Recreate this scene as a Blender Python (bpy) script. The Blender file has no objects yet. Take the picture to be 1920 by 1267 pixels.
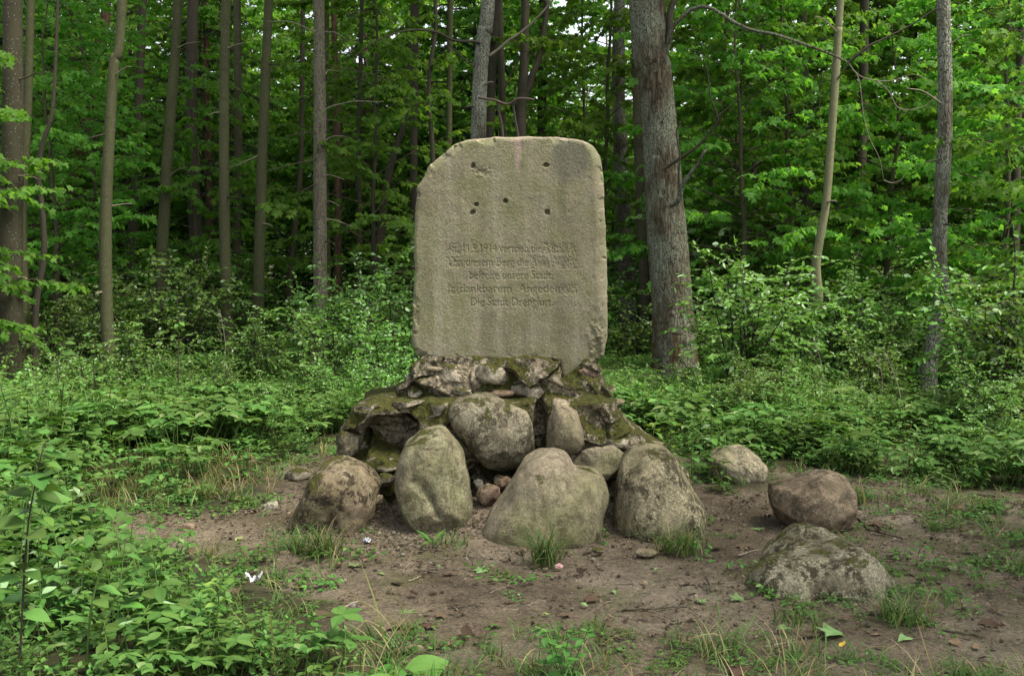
import bpy, math, random
import numpy as np
from mathutils import Vector
from mathutils.bvhtree import BVHTree

R = math.radians
scene = bpy.context.scene
COL = scene.collection

# ------------------------------------------------------------------ camera, sky, sun, exposure
EYE, PITCH, FPX, PW, PH = 1.65, R(4.46), 1960.0, 1920.0, 1267.0
cam_d = bpy.data.cameras.new("camera")
cam_d.sensor_width = 36.0
cam_d.lens = 36.0 * FPX / PW
cam_d.clip_start, cam_d.clip_end = 0.05, 2000.0
cam = bpy.data.objects.new("camera", cam_d)
cam.location = (0, 0, EYE)
cam.rotation_euler = (math.pi / 2 - PITCH, 0, 0)
COL.objects.link(cam)
scene.camera = cam

SUN_ELEV, SUN_AZ = R(60), R(114)        # azimuth clockwise from +Y (the view direction)
world = bpy.data.worlds.new("World")
scene.world = world
world.use_nodes = True
wn = world.node_tree
wn.nodes.clear()
sky = wn.nodes.new("ShaderNodeTexSky")
sky.sky_type = 'NISHITA'
sky.sun_disc = False
sky.sun_elevation = SUN_ELEV
sky.sun_rotation = SUN_AZ
sky.air_density, sky.dust_density, sky.ozone_density = 1.0, 1.6, 1.0
bg = wn.nodes.new("ShaderNodeBackground")
bg.inputs['Strength'].default_value = 0.13
wo = wn.nodes.new("ShaderNodeOutputWorld")
hs_ = wn.nodes.new("ShaderNodeHueSaturation")
hs_.inputs['Saturation'].default_value = 0.3
wn.links.new(sky.outputs[0], hs_.inputs['Color'])
wn.links.new(hs_.outputs[0], bg.inputs[0])
wn.links.new(bg.outputs[0], wo.inputs[0])

sun_d = bpy.data.lights.new("sun", 'SUN')
sun_d.energy = 3.6
sun_d.angle = R(20)
sun_d.color = (1.0, 0.93, 0.80)
sun = bpy.data.objects.new("sun", sun_d)
sdir = Vector((math.sin(SUN_AZ) * math.cos(SUN_ELEV), math.cos(SUN_AZ) * math.cos(SUN_ELEV), math.sin(SUN_ELEV)))
sun.rotation_euler = sdir.to_track_quat('Z', 'Y').to_euler()
sun.location = (0, 0, 40)
COL.objects.link(sun)

vs = scene.view_settings
vs.view_transform, vs.look, vs.exposure, vs.gamma, vs.use_curve_mapping = 'Standard', 'None', 1.4, 1.0, False
scene.display_settings.display_device = 'sRGB'
scene.render.engine = 'CYCLES'
cy = scene.cycles
cy.use_denoising = True
cy.max_bounces, cy.diffuse_bounces, cy.glossy_bounces, cy.transmission_bounces, cy.transparent_max_bounces = 6, 4, 2, 3, 4
cy.caustics_reflective = cy.caustics_refractive = False
cy.sample_clamp_indirect = 6.0
cy.use_adaptive_sampling = False
scene.render.use_persistent_data = False

# ------------------------------------------------------------------ helpers
rs = np.random.RandomState(7)
random.seed(7)
CP, SP = math.cos(PITCH), math.sin(PITCH)


def at(px, py, Y):
    """point at depth Y metres in front of the eye that the photograph shows at (px, py)"""
    a, b = (px - PW / 2) / FPX, -(py - PH / 2) / FPX
    dx, dy, dz = a, CP + b * SP, -SP + b * CP
    t = Y / dy
    return np.array([dx * t, Y, EYE + dz * t])


def gnd(px, py):
    a, b = (px - PW / 2) / FPX, -(py - PH / 2) / FPX
    dx, dy, dz = a, CP + b * SP, -SP + b * CP
    t = -EYE / dz
    return np.array([dx * t, dy * t])


def _hash(ix, iy, iz, s):
    h = (ix * 374761393 + iy * 668265263 + iz * 2147483647 + s * 974634777) & 0xFFFFFFFF
    h = ((h ^ (h >> 13)) * 1274126177) & 0xFFFFFFFF
    h = ((h ^ (h >> 16)) * 2246822519) & 0xFFFFFFFF
    return ((h ^ (h >> 15)) & 0xFFFFFF) / float(0xFFFFFF)


def vnoise(P, s=0):
    """value noise in -1..1, P (n,3)"""
    P = np.asarray(P, float)
    i = np.floor(P).astype(np.int64)
    f = P - i
    f = f * f * f * (f * (f * 6 - 15) + 10)
    out = 0
    for a in (0, 1):
        for b in (0, 1):
            for c in (0, 1):
                w = (f[:, 0] if a else 1 - f[:, 0]) * (f[:, 1] if b else 1 - f[:, 1]) * (f[:, 2] if c else 1 - f[:, 2])
                out = out + w * _hash(i[:, 0] + a, i[:, 1] + b, i[:, 2] + c, s)
    return out * 2 - 1


def fbm(P, freq=1.0, octv=4, s=0, gain=0.5):
    P = np.asarray(P, float)
    out, amp = 0, 1.0
    for o in range(octv):
        out = out + amp * vnoise(P * freq + 13.7 * o, s + o)
        freq *= 2.03
        amp *= gain
    return out


def sstep(a, b, x):
    t = np.clip((x - a) / (b - a), 0, 1)
    return t * t * (3 - 2 * t)


def new_mesh(name, V, faces, mat=None, smooth=True, attrs=None):
    """faces: list of int arrays (n,k)"""
    V = np.asarray(V, np.float32)
    me = bpy.data.meshes.new(name)
    if not isinstance(faces, (list, tuple)):
        faces = [faces]
    faces = [np.asarray(f, np.int32) for f in faces if len(f)]
    me.vertices.add(len(V))
    me.vertices.foreach_set('co', V.ravel())
    if faces:
        loops = np.concatenate([f.ravel() for f in faces])
        tot = np.concatenate([np.full(len(f), f.shape[1], np.int32) for f in faces])
        start = np.concatenate([[0], np.cumsum(tot)[:-1]]).astype(np.int32)
        me.loops.add(len(loops))
        me.loops.foreach_set('vertex_index', loops)
        me.polygons.add(len(tot))
        me.polygons.foreach_set('loop_start', start)
        me.polygons.foreach_set('loop_total', tot)
        me.polygons.foreach_set('use_smooth', np.full(len(tot), smooth, bool))
    if attrs:
        for k, v in attrs.items():
            v = np.asarray(v)
            if v.ndim == 2:
                a = me.attributes.new(k, 'FLOAT_VECTOR', 'POINT')
                a.data.foreach_set('vector', v.astype(np.float32).ravel())
            elif v.dtype.kind == 'i':
                a = me.attributes.new(k, 'INT', 'POINT')
                a.data.foreach_set('value', v.astype(np.int32))
            else:
                a = me.attributes.new(k, 'FLOAT', 'POINT')
                a.data.foreach_set('value', v.astype(np.float32))
    me.update(calc_edges=True)
    me.validate()
    if mat:
        me.materials.append(mat)
    return me


def link(name, me, loc=(0, 0, 0), parent=None, rot=None, scale=None):
    o = bpy.data.objects.new(name, me)
    COL.objects.link(o)
    o.location = tuple(float(c) for c in loc)
    if rot is not None:
        o.rotation_euler = tuple(float(c) for c in rot)
    if scale is not None:
        o.scale = (scale, scale, scale) if np.isscalar(scale) else tuple(scale)
    if parent is not None:
        o.parent = parent
    return o


def tag(o, label=None, cat=None, group=None, kind=None):
    if label:
        o['label'] = label
    if cat:
        o['category'] = cat
    if group:
        o['group'] = group
    if kind:
        o['kind'] = kind
    return o


def empty(name, loc, label, cat, group=None, rz=0.0, scale=1.0):
    o = link(name, None, loc, None, (0, 0, rz), scale)
    o.empty_display_size = 0.2
    return tag(o, label, cat, group)


class MB:
    """collects numpy geometry into one mesh"""
    def __init__(self):
        self.V, self.F, self.T, self.n = [], {3: [], 4: []}, [], 0

    def add(self, V, F, tint=0.5):
        V = np.asarray(V, float)
        F = np.asarray(F, int)
        self.V.append(V)
        self.F[F.shape[1]].append(F + self.n)
        self.T.append(np.full(len(V), tint) if np.isscalar(tint) else np.asarray(tint))
        self.n += len(V)

    def tube(self, pts, rad, sides=6, cap=True, tint=0.5):
        pts = np.asarray(pts, float)
        m = len(pts)
        rad = np.full(m, rad) if np.isscalar(rad) else np.asarray(rad, float)
        tg = np.gradient(pts, axis=0)
        tg /= np.linalg.norm(tg, axis=1, keepdims=True) + 1e-9
        ref = np.array([1.0, 0, 0]) if abs(tg[0, 0]) < 0.8 else np.array([0, 1.0, 0])
        u = ref - tg * (tg @ ref)[:, None]
        u /= np.linalg.norm(u, axis=1, keepdims=True) + 1e-9
        w = np.cross(tg, u)
        a = np.arange(sides) / sides * 2 * np.pi
        ring = (np.cos(a)[None, :, None] * u[:, None, :] + np.sin(a)[None, :, None] * w[:, None, :]) * rad[:, None, None] + pts[:, None, :]
        V = ring.reshape(-1, 3)
        i, j = np.meshgrid(np.arange(m - 1), np.arange(sides), indexing='ij')
        jn = (j + 1) % sides
        F = np.stack([i * sides + j, i * sides + jn, (i + 1) * sides + jn, (i + 1) * sides + j], -1).reshape(-1, 4)
        self.add(V, F, tint)
        if cap:
            k = self.n
            self.add(np.array([pts[-1] + tg[-1] * rad[-1] * 0.3]), np.zeros((0, 3), int), tint)
            b = k - sides
            self.F[3].append(np.array([[b + q, b + (q + 1) % sides, k] for q in range(sides)]))

    def mesh(self, name, mat, smooth=True):
        V = np.concatenate(self.V)
        F = [np.concatenate(f) for f in self.F.values() if len(f)]
        return new_mesh(name, V, F, mat, smooth, {'tint': np.concatenate(self.T)})


def spline(pts, n):
    """smooth resample of a polyline (Catmull-Rom)"""
    P = np.asarray(pts, float)
    if len(P) == 2:
        t = np.linspace(0, 1, n)[:, None]
        return P[0] * (1 - t) + P[1] * t
    Q = np.vstack([2 * P[0] - P[1], P, 2 * P[-1] - P[-2]])
    s = np.linspace(0, len(P) - 1 - 1e-6, n)
    i = s.astype(int)
    t = (s - i)[:, None]
    a, b, c, d = Q[i], Q[i + 1], Q[i + 2], Q[i + 3]
    return 0.5 * ((2 * b) + (c - a) * t + (2 * a - 5 * b + 4 * c - d) * t ** 2 + (3 * b - a - 3 * c + d) * t ** 3)


# ------------------------------------------------------------------ materials
def nmat(name):
    m = bpy.data.materials.new(name)
    m.use_nodes = True
    nt = m.node_tree
    nt.nodes.clear()
    out = nt.nodes.new('ShaderNodeOutputMaterial')
    return m, nt, out


class G:
    """tiny node-graph helper"""
    def __init__(self, nt):
        self.nt = nt

    def n(self, t, **kw):
        nd = self.nt.nodes.new(t)
        for k, v in kw.items():
            setattr(nd, k, v)
        return nd

    def l(self, a, b):
        self.nt.links.new(a, b)

    def coord(self, scale=(1, 1, 1), off=(0, 0, 0)):
        tc = self.n('ShaderNodeTexCoord')
        mp = self.n('ShaderNodeMapping')
        mp.inputs['Scale'].default_value = scale
        mp.inputs['Location'].default_value = off
        self.l(tc.outputs['Object'], mp.inputs['Vector'])
        return mp.outputs['Vector']

    def noise(self, vec, scale, detail=4, rough=0.55, dist=0.0):
        nd = self.n('ShaderNodeTexNoise')
        nd.inputs['Scale'].default_value = scale
        nd.inputs['Detail'].default_value = detail
        nd.inputs['Roughness'].default_value = rough
        nd.inputs['Distortion'].default_value = dist
        self.l(vec, nd.inputs['Vector'])
        return nd.outputs['Fac']

    def ramp(self, fac, stops):
        nd = self.n('ShaderNodeValToRGB')
        cr = nd.color_ramp
        while len(cr.elements) < len(stops):
            cr.elements.new(0.5)
        for e, (p, c) in zip(cr.elements, stops):
            e.position = p
            e.color = (c, c, c, 1) if np.isscalar(c) else (*c, 1)
        self.l(fac, nd.inputs['Fac'])
        return nd.outputs['Color']

    def mix(self, fac, a, b, mode='MIX'):
        nd = self.n('ShaderNodeMix', data_type='RGBA', blend_type=mode)
        for s, v in ((0, fac), (6, a), (7, b)):
            if isinstance(v, (int, float)):
                nd.inputs[s].default_value = v if s == 0 else (v, v, v, 1)
            elif isinstance(v, tuple):
                nd.inputs[s].default_value = (*v, 1)
            else:
                self.l(v, nd.inputs[s])
        return nd.outputs[2]

    def math(self, op, a, b=None, clamp=False):
        nd = self.n('ShaderNodeMath', operation=op, use_clamp=clamp)
        for s, v in ((0, a), (1, b)):
            if v is None:
                continue
            if isinstance(v, (int, float)):
                nd.inputs[s].default_value = v
            else:
                self.l(v, nd.inputs[s])
        return nd.outputs[0]

    def bump(self, h, strength, dist, prev=None):
        nd = self.n('ShaderNodeBump')
        nd.inputs['Strength'].default_value = strength
        nd.inputs['Distance'].default_value = dist
        self.l(h, nd.inputs['Height'])
        if prev is not None:
            self.l(prev, nd.inputs['Normal'])
        return nd.outputs['Normal']

    def normal_z(self):
        ge = self.n('ShaderNodeNewGeometry')
        se = self.n('ShaderNodeSeparateXYZ')
        self.l(ge.outputs['Normal'], se.inputs[0])
        return se.outputs['Z']

    def bsdf(self, out, col, rough=0.85, spec=0.25, normal=None):
        p = self.n('ShaderNodeBsdfPrincipled')
        if isinstance(col, tuple):
            p.inputs['Base Color'].default_value = (*col, 1)
        else:
            self.l(col, p.inputs['Base Color'])
        if isinstance(rough, (int, float)):
            p.inputs['Roughness'].default_value = rough
        else:
            self.l(rough, p.inputs['Roughness'])
        p.inputs['Specular IOR Level'].default_value = spec
        if normal is not None:
            self.l(normal, p.inputs['Normal'])
        if out is not None:
            self.l(p.outputs[0], out.inputs['Surface'])
        return p


def leaf_mat(name, stops, trans=0.35, rough=0.5, spec=0.3, hue_var=0.25):
    m, nt, out = nmat(name)
    g = G(nt)
    at_ = g.n('ShaderNodeAttribute', attribute_name='tint')
    col = g.ramp(at_.outputs['Fac'], stops)
    oi = g.n('ShaderNodeObjectInfo')
    hsv = g.n('ShaderNodeHueSaturation')
    g.l(g.math('ADD', g.math('MULTIPLY', oi.outputs['Random'], 0.035), 0.482), hsv.inputs['Hue'])
    g.l(g.math('ADD', g.math('MULTIPLY', oi.outputs['Random'], hue_var * 2), 1 - hue_var), hsv.inputs['Value'])
    g.l(col, hsv.inputs['Color'])
    p = g.bsdf(None, hsv.outputs[0], rough, spec * 0.45)
    t = g.n('ShaderNodeBsdfTranslucent')
    g.l(g.mix(1.0, hsv.outputs[0], (1.3, 1.35, 0.6), 'MULTIPLY'), t.inputs['Color'])
    mx = g.n('ShaderNodeMixShader')
    mx.inputs[0].default_value = trans
    g.l(p.outputs[0], mx.inputs[1])
    g.l(t.outputs[0], mx.inputs[2])
    g.l(mx.outputs[0], out.inputs['Surface'])
    return m


LEAF_FOREST = leaf_mat('leaf_forest', [(0.0, (0.067, 0.162, 0.024)), (0.5, (0.118, 0.254, 0.042)), (0.9, (0.174, 0.319, 0.060)), (1.0, (0.236, 0.357, 0.109))], 0.6)
LEAF_BUSH = leaf_mat('leaf_bush', [(0.0, (0.060, 0.140, 0.024)), (0.5, (0.105, 0.217, 0.038)), (0.85, (0.149, 0.274, 0.057)), (0.92, (0.219, 0.345, 0.143)), (1.0, (0.299, 0.424, 0.250))], 0.32, 0.45, 0.35)
LEAF_HERB = leaf_mat('leaf_herb', [(0.0, (0.043, 0.104, 0.022)), (0.5, (0.079, 0.163, 0.036)), (0.85, (0.116, 0.211, 0.048)), (0.97, (0.121, 0.211, 0.050)), (1.0, (0.216, 0.288, 0.122))], 0.3, 0.5, 0.3)
LEAF_BIG = leaf_mat('leaf_bright', [(0.0, (0.07, 0.18, 0.03)), (0.6, (0.10, 0.23, 0.04)), (1.0, (0.20, 0.32, 0.07))], 0.35, 0.45, 0.3, 0.1)
LEAF_CANOPY = leaf_mat('leaf_canopy', [(0.0, (0.051, 0.130, 0.024)), (1.0, (0.102, 0.210, 0.042))], 0.55)
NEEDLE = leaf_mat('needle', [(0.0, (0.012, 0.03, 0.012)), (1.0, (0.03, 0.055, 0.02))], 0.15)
GRASS = leaf_mat('grass_blade', [(0.0, (0.05, 0.11, 0.025)), (0.7, (0.09, 0.17, 0.045)), (0.9, (0.16, 0.19, 0.07)), (1.0, (0.32, 0.26, 0.13))], 0.3, 0.5, 0.3)
STRAW = leaf_mat('dry_grass', [(0.0, (0.14, 0.15, 0.05)), (0.5, (0.26, 0.2, 0.1)), (1.0, (0.36, 0.28, 0.16))], 0.3, 0.6, 0.2)
DEADLEAF = leaf_mat('dead_leaf', [(0.0, (0.045, 0.03, 0.02)), (0.5, (0.10, 0.07, 0.045)), (0.9, (0.16, 0.115, 0.07)), (1.0, (0.26, 0.19, 0.11))], 0.12, 0.7, 0.2)
FRESHLEAF = leaf_mat('fallen_green_leaf', [(0.0, (0.10, 0.17, 0.07)), (0.5, (0.17, 0.25, 0.09)), (0.8, (0.28, 0.30, 0.10)), (1.0, (0.5, 0.36, 0.06))], 0.15, 0.6, 0.25)


def wood_mat(name, a, b, scale=8, bump=0.5):
    m, nt, out = nmat(name)
    g = G(nt)
    v = g.coord((1, 1, 0.3))
    n1 = g.noise(v, scale, 5)
    g.bsdf(out, g.ramp(n1, [(0.3, a), (0.7, b)]), 0.9, 0.15, g.bump(n1, bump, 0.01))
    return m


TWIG = wood_mat('twig_bark', (0.035, 0.028, 0.02), (0.09, 0.075, 0.055), 14)
PALETWIG = wood_mat('pale_dead_twig', (0.13, 0.11, 0.08), (0.26, 0.22, 0.17), 14)
STALK = wood_mat('green_stalk', (0.06, 0.10, 0.025), (0.10, 0.16, 0.04), 10, 0.1)
DARKSTEM = wood_mat('dark_stem', (0.025, 0.02, 0.018), (0.06, 0.045, 0.04), 12)


def smooth_bark(name, a, b, c, spot=0.0):
    """thin smooth bark: rings, blotches, algae"""
    m, nt, out = nmat(name)
    g = G(nt)
    v = g.coord((1, 1, 0.35))
    vr = g.coord((0.6, 0.6, 5.0), (3, 1, 7))
    big, mid, ring, fine = g.noise(v, 1.6, 4), g.noise(v, 9, 5, 0.6), g.noise(vr, 3.0, 4, 0.7), g.noise(v, 60, 3)
    col = g.mix(g.ramp(big, [(0.35, 0.0), (0.65, 1.0)]), a, b)
    col = g.mix(g.ramp(mid, [(0.45, 0.0), (0.75, 0.8)]), col, c)
    col = g.mix(g.ramp(ring, [(0.32, 0.7), (0.42, 0.0)]), col, tuple(x * 0.55 for x in a))
    col = g.mix(0.6, col, g.ramp(fine, [(0.25, 0.65), (0.75, 1.35)]), 'MULTIPLY')
    if spot:
        vo = g.n('ShaderNodeTexVoronoi')
        vo.inputs['Scale'].default_value = 26
        g.l(g.coord((1, 1, 0.9)), vo.inputs['Vector'])
        col = g.mix(g.math('MULTIPLY', g.ramp(vo.outputs['Distance'], [(0.12, 1.0), (0.2, 0.0)]), spot), col, (0.3, 0.29, 0.24))
    h = g.math('ADD', g.math('MULTIPLY', mid, 0.7), g.math('ADD', g.math('MULTIPLY', ring, 0.5), g.math('MULTIPLY', fine, 0.35)))
    g.bsdf(out, col, 0.85, 0.2, g.bump(h, 0.6, 0.012))
    return m


def rough_bark(name, dark, mid_, light, lichen, lich_amt=0.5, sc=1.0, moss=None):
    m, nt, out = nmat(name)
    g = G(nt)
    v = g.coord((1, 1, 0.22))
    vi = g.coord((1, 1, 0.7), (5, 2, 1))
    fis = g.noise(v, 16 * sc, 6, 0.65, 0.6)
    vo = g.n('ShaderNodeTexVoronoi', feature='DISTANCE_TO_EDGE')
    vo.inputs['Scale'].default_value = 22 * sc
    mp = g.mix(0.12, v, g.n('ShaderNodeTexNoise').outputs['Color'])
    g.l(v, vo.inputs['Vector'])
    crack = g.ramp(vo.outputs['Distance'], [(0.0, 0.0), (0.16, 1.0)])
    big, fine = g.noise(vi, 2.5, 5), g.noise(vi, 55, 4, 0.7)
    col = g.ramp(fis, [(0.30, dark), (0.5, mid_), (0.72, light)])
    col = g.mix(0.55, col, g.mix(crack, tuple(0.35 for _ in range(3)), (1.1, 1.1, 1.1)), 'MULTIPLY')
    lm = g.math('MULTIPLY', g.ramp(big, [(0.36, 0.0), (0.55, 1.0)]), g.ramp(fine, [(0.44, 0.0), (0.54, 1.0)]))
    col = g.mix(g.math('MULTIPLY', lm, lich_amt), col, lichen)
    if moss:
        zz = g.n('ShaderNodeSeparateXYZ')
        g.l(g.n('ShaderNodeTexCoord').outputs['Object'], zz.inputs[0])
        mm = g.math('MULTIPLY', g.ramp(g.math('MULTIPLY', zz.outputs['Z'], 0.5), [(0.05, 1.0), (0.7, 0.0)]), g.ramp(g.noise(vi, 6, 5), [(0.45, 0.0), (0.6, 1.0)]))
        col = g.mix(mm, col, moss)
    h = g.math('ADD', fis, g.math('ADD', g.math('MULTIPLY', crack, 0.6), g.math('MULTIPLY', fine, 0.4)))
    g.bsdf(out, col, 0.92, 0.12, g.bump(h, 0.9, 0.02))
    return m


BARK = {
    'smooth': smooth_bark('bark_smooth_olive', (0.061, 0.060, 0.030), (0.084, 0.086, 0.039), (0.047, 0.057, 0.020), 0.35),
    'smooth_brown': smooth_bark('bark_smooth_brown', (0.060, 0.050, 0.031), (0.085, 0.077, 0.046), (0.043, 0.043, 0.021), 0.5),
    'smooth_dark': smooth_bark('bark_smooth_dark', (0.036, 0.031, 0.019), (0.053, 0.047, 0.028), (0.030, 0.033, 0.015), 0.5),
    'dark': smooth_bark('bark_dark', (0.04, 0.034, 0.025), (0.065, 0.055, 0.038), (0.035, 0.035, 0.02)),
    'pale': smooth_bark('bark_pale_green', (0.145, 0.143, 0.076), (0.187, 0.184, 0.102), (0.085, 0.101, 0.043)),
    'spruce': rough_bark('bark_spruce', (0.07, 0.055, 0.04), (0.16, 0.135, 0.10), (0.25, 0.22, 0.17), (0.22, 0.22, 0.14), 0.5, 2.2),
    'pine': rough_bark('bark_pine', (0.05, 0.03, 0.022), (0.12, 0.07, 0.05), (0.18, 0.11, 0.075), (0.15, 0.15, 0.1), 0.2),
    'oak': rough_bark('bark_oak', (0.024, 0.018, 0.011), (0.084, 0.068, 0.045), (0.152, 0.128, 0.090), (0.200, 0.224, 0.164), 0.85, 1.0, (0.068, 0.040, 0.016)),
    'grey': rough_bark('bark_grey', (0.043, 0.037, 0.025), (0.098, 0.087, 0.064), (0.153, 0.139, 0.102), (0.281, 0.296, 0.238), 0.85, 1.3),
}


def rock_mat(name, c1, c2, film=0.5, film_col=(0.17, 0.17, 0.075), moss=0.2, dark=0.3, off=0.0, lichen=0.25, lich_col=(0.42, 0.38, 0.28), stain=(0.045, 0.035, 0.022), bump=0.8):
    m, nt, out = nmat(name)
    g = G(nt)
    o3 = (off * 3.1, off * 1.7, off * 2.3)
    v = g.coord((1, 1, 1), o3)
    vz = g.coord((1, 1, 0.3), o3)
    a, b, c = g.noise(v, 3.4, 5, 0.6), g.noise(v, 2.0, 5, 0.6, 0.6), g.noise(v, 15, 8, 0.7)
    pit, grain, fine = g.noise(v, 36, 7, 0.75), g.noise(v, 190, 2, 0.6), g.noise(v, 75, 5, 0.75)
    streak, clus, clus2 = g.noise(vz, 15, 6, 0.65, 0.4), g.noise(v, 5.0, 4, 0.6), g.noise(v, 4.2, 3, 0.5, 0.3)
    col = g.mix(g.ramp(a, [(0.38, 0.0), (0.62, 1.0)]), c1, c2)
    col = g.mix(g.math('MULTIPLY', g.ramp(b, [(0.40, 0.0), (0.58, 1.0)]), film), col, film_col)
    col = g.mix(0.9, col, g.ramp(streak, [(0.28, 0.55), (0.5, 1.0), (0.72, 1.3)]), 'MULTIPLY')
    col = g.mix(0.8, col, g.ramp(c, [(0.30, 0.55), (0.5, 1.0), (0.7, 1.3)]), 'MULTIPLY')
    lm = g.math('MULTIPLY', g.ramp(fine, [(0.49, 0.0), (0.55, 1.0)]), g.ramp(clus2, [(0.45, 0.0), (0.53, 1.0)]))
    col = g.mix(g.math('MULTIPLY', lm, lichen), col, lich_col)
    dm = g.math('MULTIPLY', g.ramp(g.noise(v, 24, 6, 0.7, 0.3), [(0.47, 0.0), (0.52, 1.0)]), g.ramp(clus, [(0.44, 0.0), (0.53, 1.0)]))
    dm = g.math('MAXIMUM', dm, g.ramp(pit, [(0.30, 0.9), (0.38, 0.0)]))
    col = g.mix(g.math('MULTIPLY', dm, dark), col, stain)
    nz = g.normal_z()
    mm = g.math('ADD', g.math('MULTIPLY', nz, 0.14), g.noise(v, 4.6, 8, 0.68, 0.5))
    mossmask = g.ramp(mm, [(0.74 - 0.30 * moss, 0.0), (0.79 - 0.30 * moss, 1.0)])
    mcol = g.ramp(g.noise(v, 34, 5, 0.75), [(0.3, (0.022, 0.026, 0.007)), (0.5, (0.055, 0.058, 0.012)), (0.75, (0.13, 0.115, 0.03))])
    col = g.mix(0.8, col, g.ramp(fine, [(0.25, 0.5), (0.75, 1.5)]), 'MULTIPLY')
    col = g.mix(0.7, col, g.ramp(grain, [(0.25, 0.55), (0.75, 1.45)]), 'MULTIPLY')
    col = g.mix(mossmask, col, mcol)
    h = g.math('ADD', g.math('MULTIPLY', c, 1.0), g.math('ADD', g.math('MULTIPLY', pit, 0.6), g.math('MULTIPLY', fine, 0.25)))
    h = g.math('ADD', h, g.math('MULTIPLY', mossmask, g.math('MULTIPLY', g.noise(v, 60, 3), 1.4)))
    g.bsdf(out, col, 0.93, 0.18, g.bump(h, bump, 0.018))
    return m


# ------------------------------------------------------------------ ground
MX, MY = at(945, 900, 6.8)[0], 6.85


def poly_sdf(P, poly):
    """signed distance (negative inside) of P (n,2) to a closed polygon"""
    P, Q = np.asarray(P, float), np.asarray(poly, float)
    d = np.full(len(P), 1e9)
    ins = np.zeros(len(P), bool)
    for i in range(len(Q)):
        a, b = Q[i], Q[(i + 1) % len(Q)]
        ab = b - a
        t = np.clip(((P - a) @ ab) / (ab @ ab + 1e-12), 0, 1)
        d = np.minimum(d, np.linalg.norm(P - a - t[:, None] * ab, axis=1))
        c = ((a[1] > P[:, 1]) != (b[1] > P[:, 1]))
        with np.errstate(divide='ignore', invalid='ignore'):
            xi = (b[0] - a[0]) * (P[:, 1] - a[1]) / (b[1] - a[1]) + a[0]
        ins ^= c & (P[:, 0] < xi)
    return np.where(ins, -d, d)


GY_ = lambda px, py: float(gnd(px, py)[1])
BARE_PX = [(610, 1180), (540, 1125), (500, 1085), (400, 1062), (300, 1045), (200, 1015), (120, 985), (150, 955), (260, 950), (360, 968), (440, 945),
           (490, 920), (470, 885), (500, 870), (590, 852), (660, 835), (900, 830), (1230, 835), (1300, 905), (1400, 915), (1450, 880), (1600, 895),
           (1760, 915), (1990, 930), (2100, 1100), (2100, 1290), (1700, 1262), (1400, 1240), (1150, 1225), (980, 1215), (860, 1195), (740, 1195)]
BARE = np.array([gnd(*p) for p in BARE_PX])


def ground_h(x, y):
    x, y = np.atleast_1d(np.asarray(x, float)), np.atleast_1d(np.asarray(y, float))
    P = np.stack([x, y, np.zeros_like(x)], 1)
    h = 0.035 * fbm(P, 0.5, 2, 3) * np.clip((y - 2) / 8, 0.3, 1.6)
    h = h + 0.25 * sstep(14, 60, y) * vnoise(P * 0.06, 9)
    e = np.sqrt(((x - MX) / 1.05) ** 2 + ((y - 7.0) / 0.85) ** 2)
    return h + 0.15 * sstep(1.15, 0.55, e)


def gh(x, y):
    return float(ground_h(x, y)[0])


def warp_axis(lo_f, hi_f, step, lo, hi, n):
    mid = np.arange(lo_f, hi_f, step)
    t = np.linspace(0, 1, n + 1)[1:]
    return np.concatenate([(lo_f - (lo_f - lo) * t ** 2.6)[::-1], mid, hi_f + (hi - hi_f) * t ** 2.6])


gx = warp_axis(-4.6, 4.6, 0.03, -320, 320, 40)
gy = warp_axis(3.2, 12.0, 0.03, -120, 420, 45)
XX, YY = np.meshgrid(gx, gy, indexing='ij')
gp = np.stack([XX.ravel(), YY.ravel()], 1)
gz = ground_h(gp[:, 0], gp[:, 1])
bare_sd = poly_sdf(gp, BARE)
P3 = np.column_stack([gp, np.zeros(len(gp))])
near = sstep(16, 9, gp[:, 1]) * sstep(8, 5, np.abs(gp[:, 0]))
ed = bare_sd + 0.16 * fbm(P3, 2.5, 3, 21)
bareness = np.maximum(sstep(0.12, -0.12, ed), .85 * sstep(5.1, 4.8, gp[:, 1]) * sstep(-.9, -.6, gp[:, 0]) * sstep(7, 5, np.abs(gp[:, 0])))
gz = gz + near * (0.014 * fbm(P3, 3.2, 3, 31) + 0.008 * fbm(P3, 11, 3, 41) * (0.4 + 0.6 * bareness)) - near * 0.02 * bareness
grav = np.exp(-(((gp[:, 0] - at(720, 980, 6.1)[0]) / 0.35) ** 2 + ((gp[:, 1] - 6.25) / 0.38) ** 2)) + 0.8 * np.exp(-(((gp[:, 0] - at(1150, 840, 6.7)[0]) / 0.35) ** 2 + ((gp[:, 1] - 6.6) / 0.3) ** 2)) + 0.6 * np.exp(-(((gp[:, 0] - at(890, 980, 6.1)[0]) / 0.12) ** 2 + ((gp[:, 1] - 6.2) / 0.3) ** 2))
nx_, ny_ = len(gx), len(gy)
ii, jj = np.meshgrid(np.arange(nx_ - 1), np.arange(ny_ - 1), indexing='ij')
gf = np.stack([ii * ny_ + jj, (ii + 1) * ny_ + jj, (ii + 1) * ny_ + jj + 1, ii * ny_ + jj + 1], -1).reshape(-1, 4)

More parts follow.
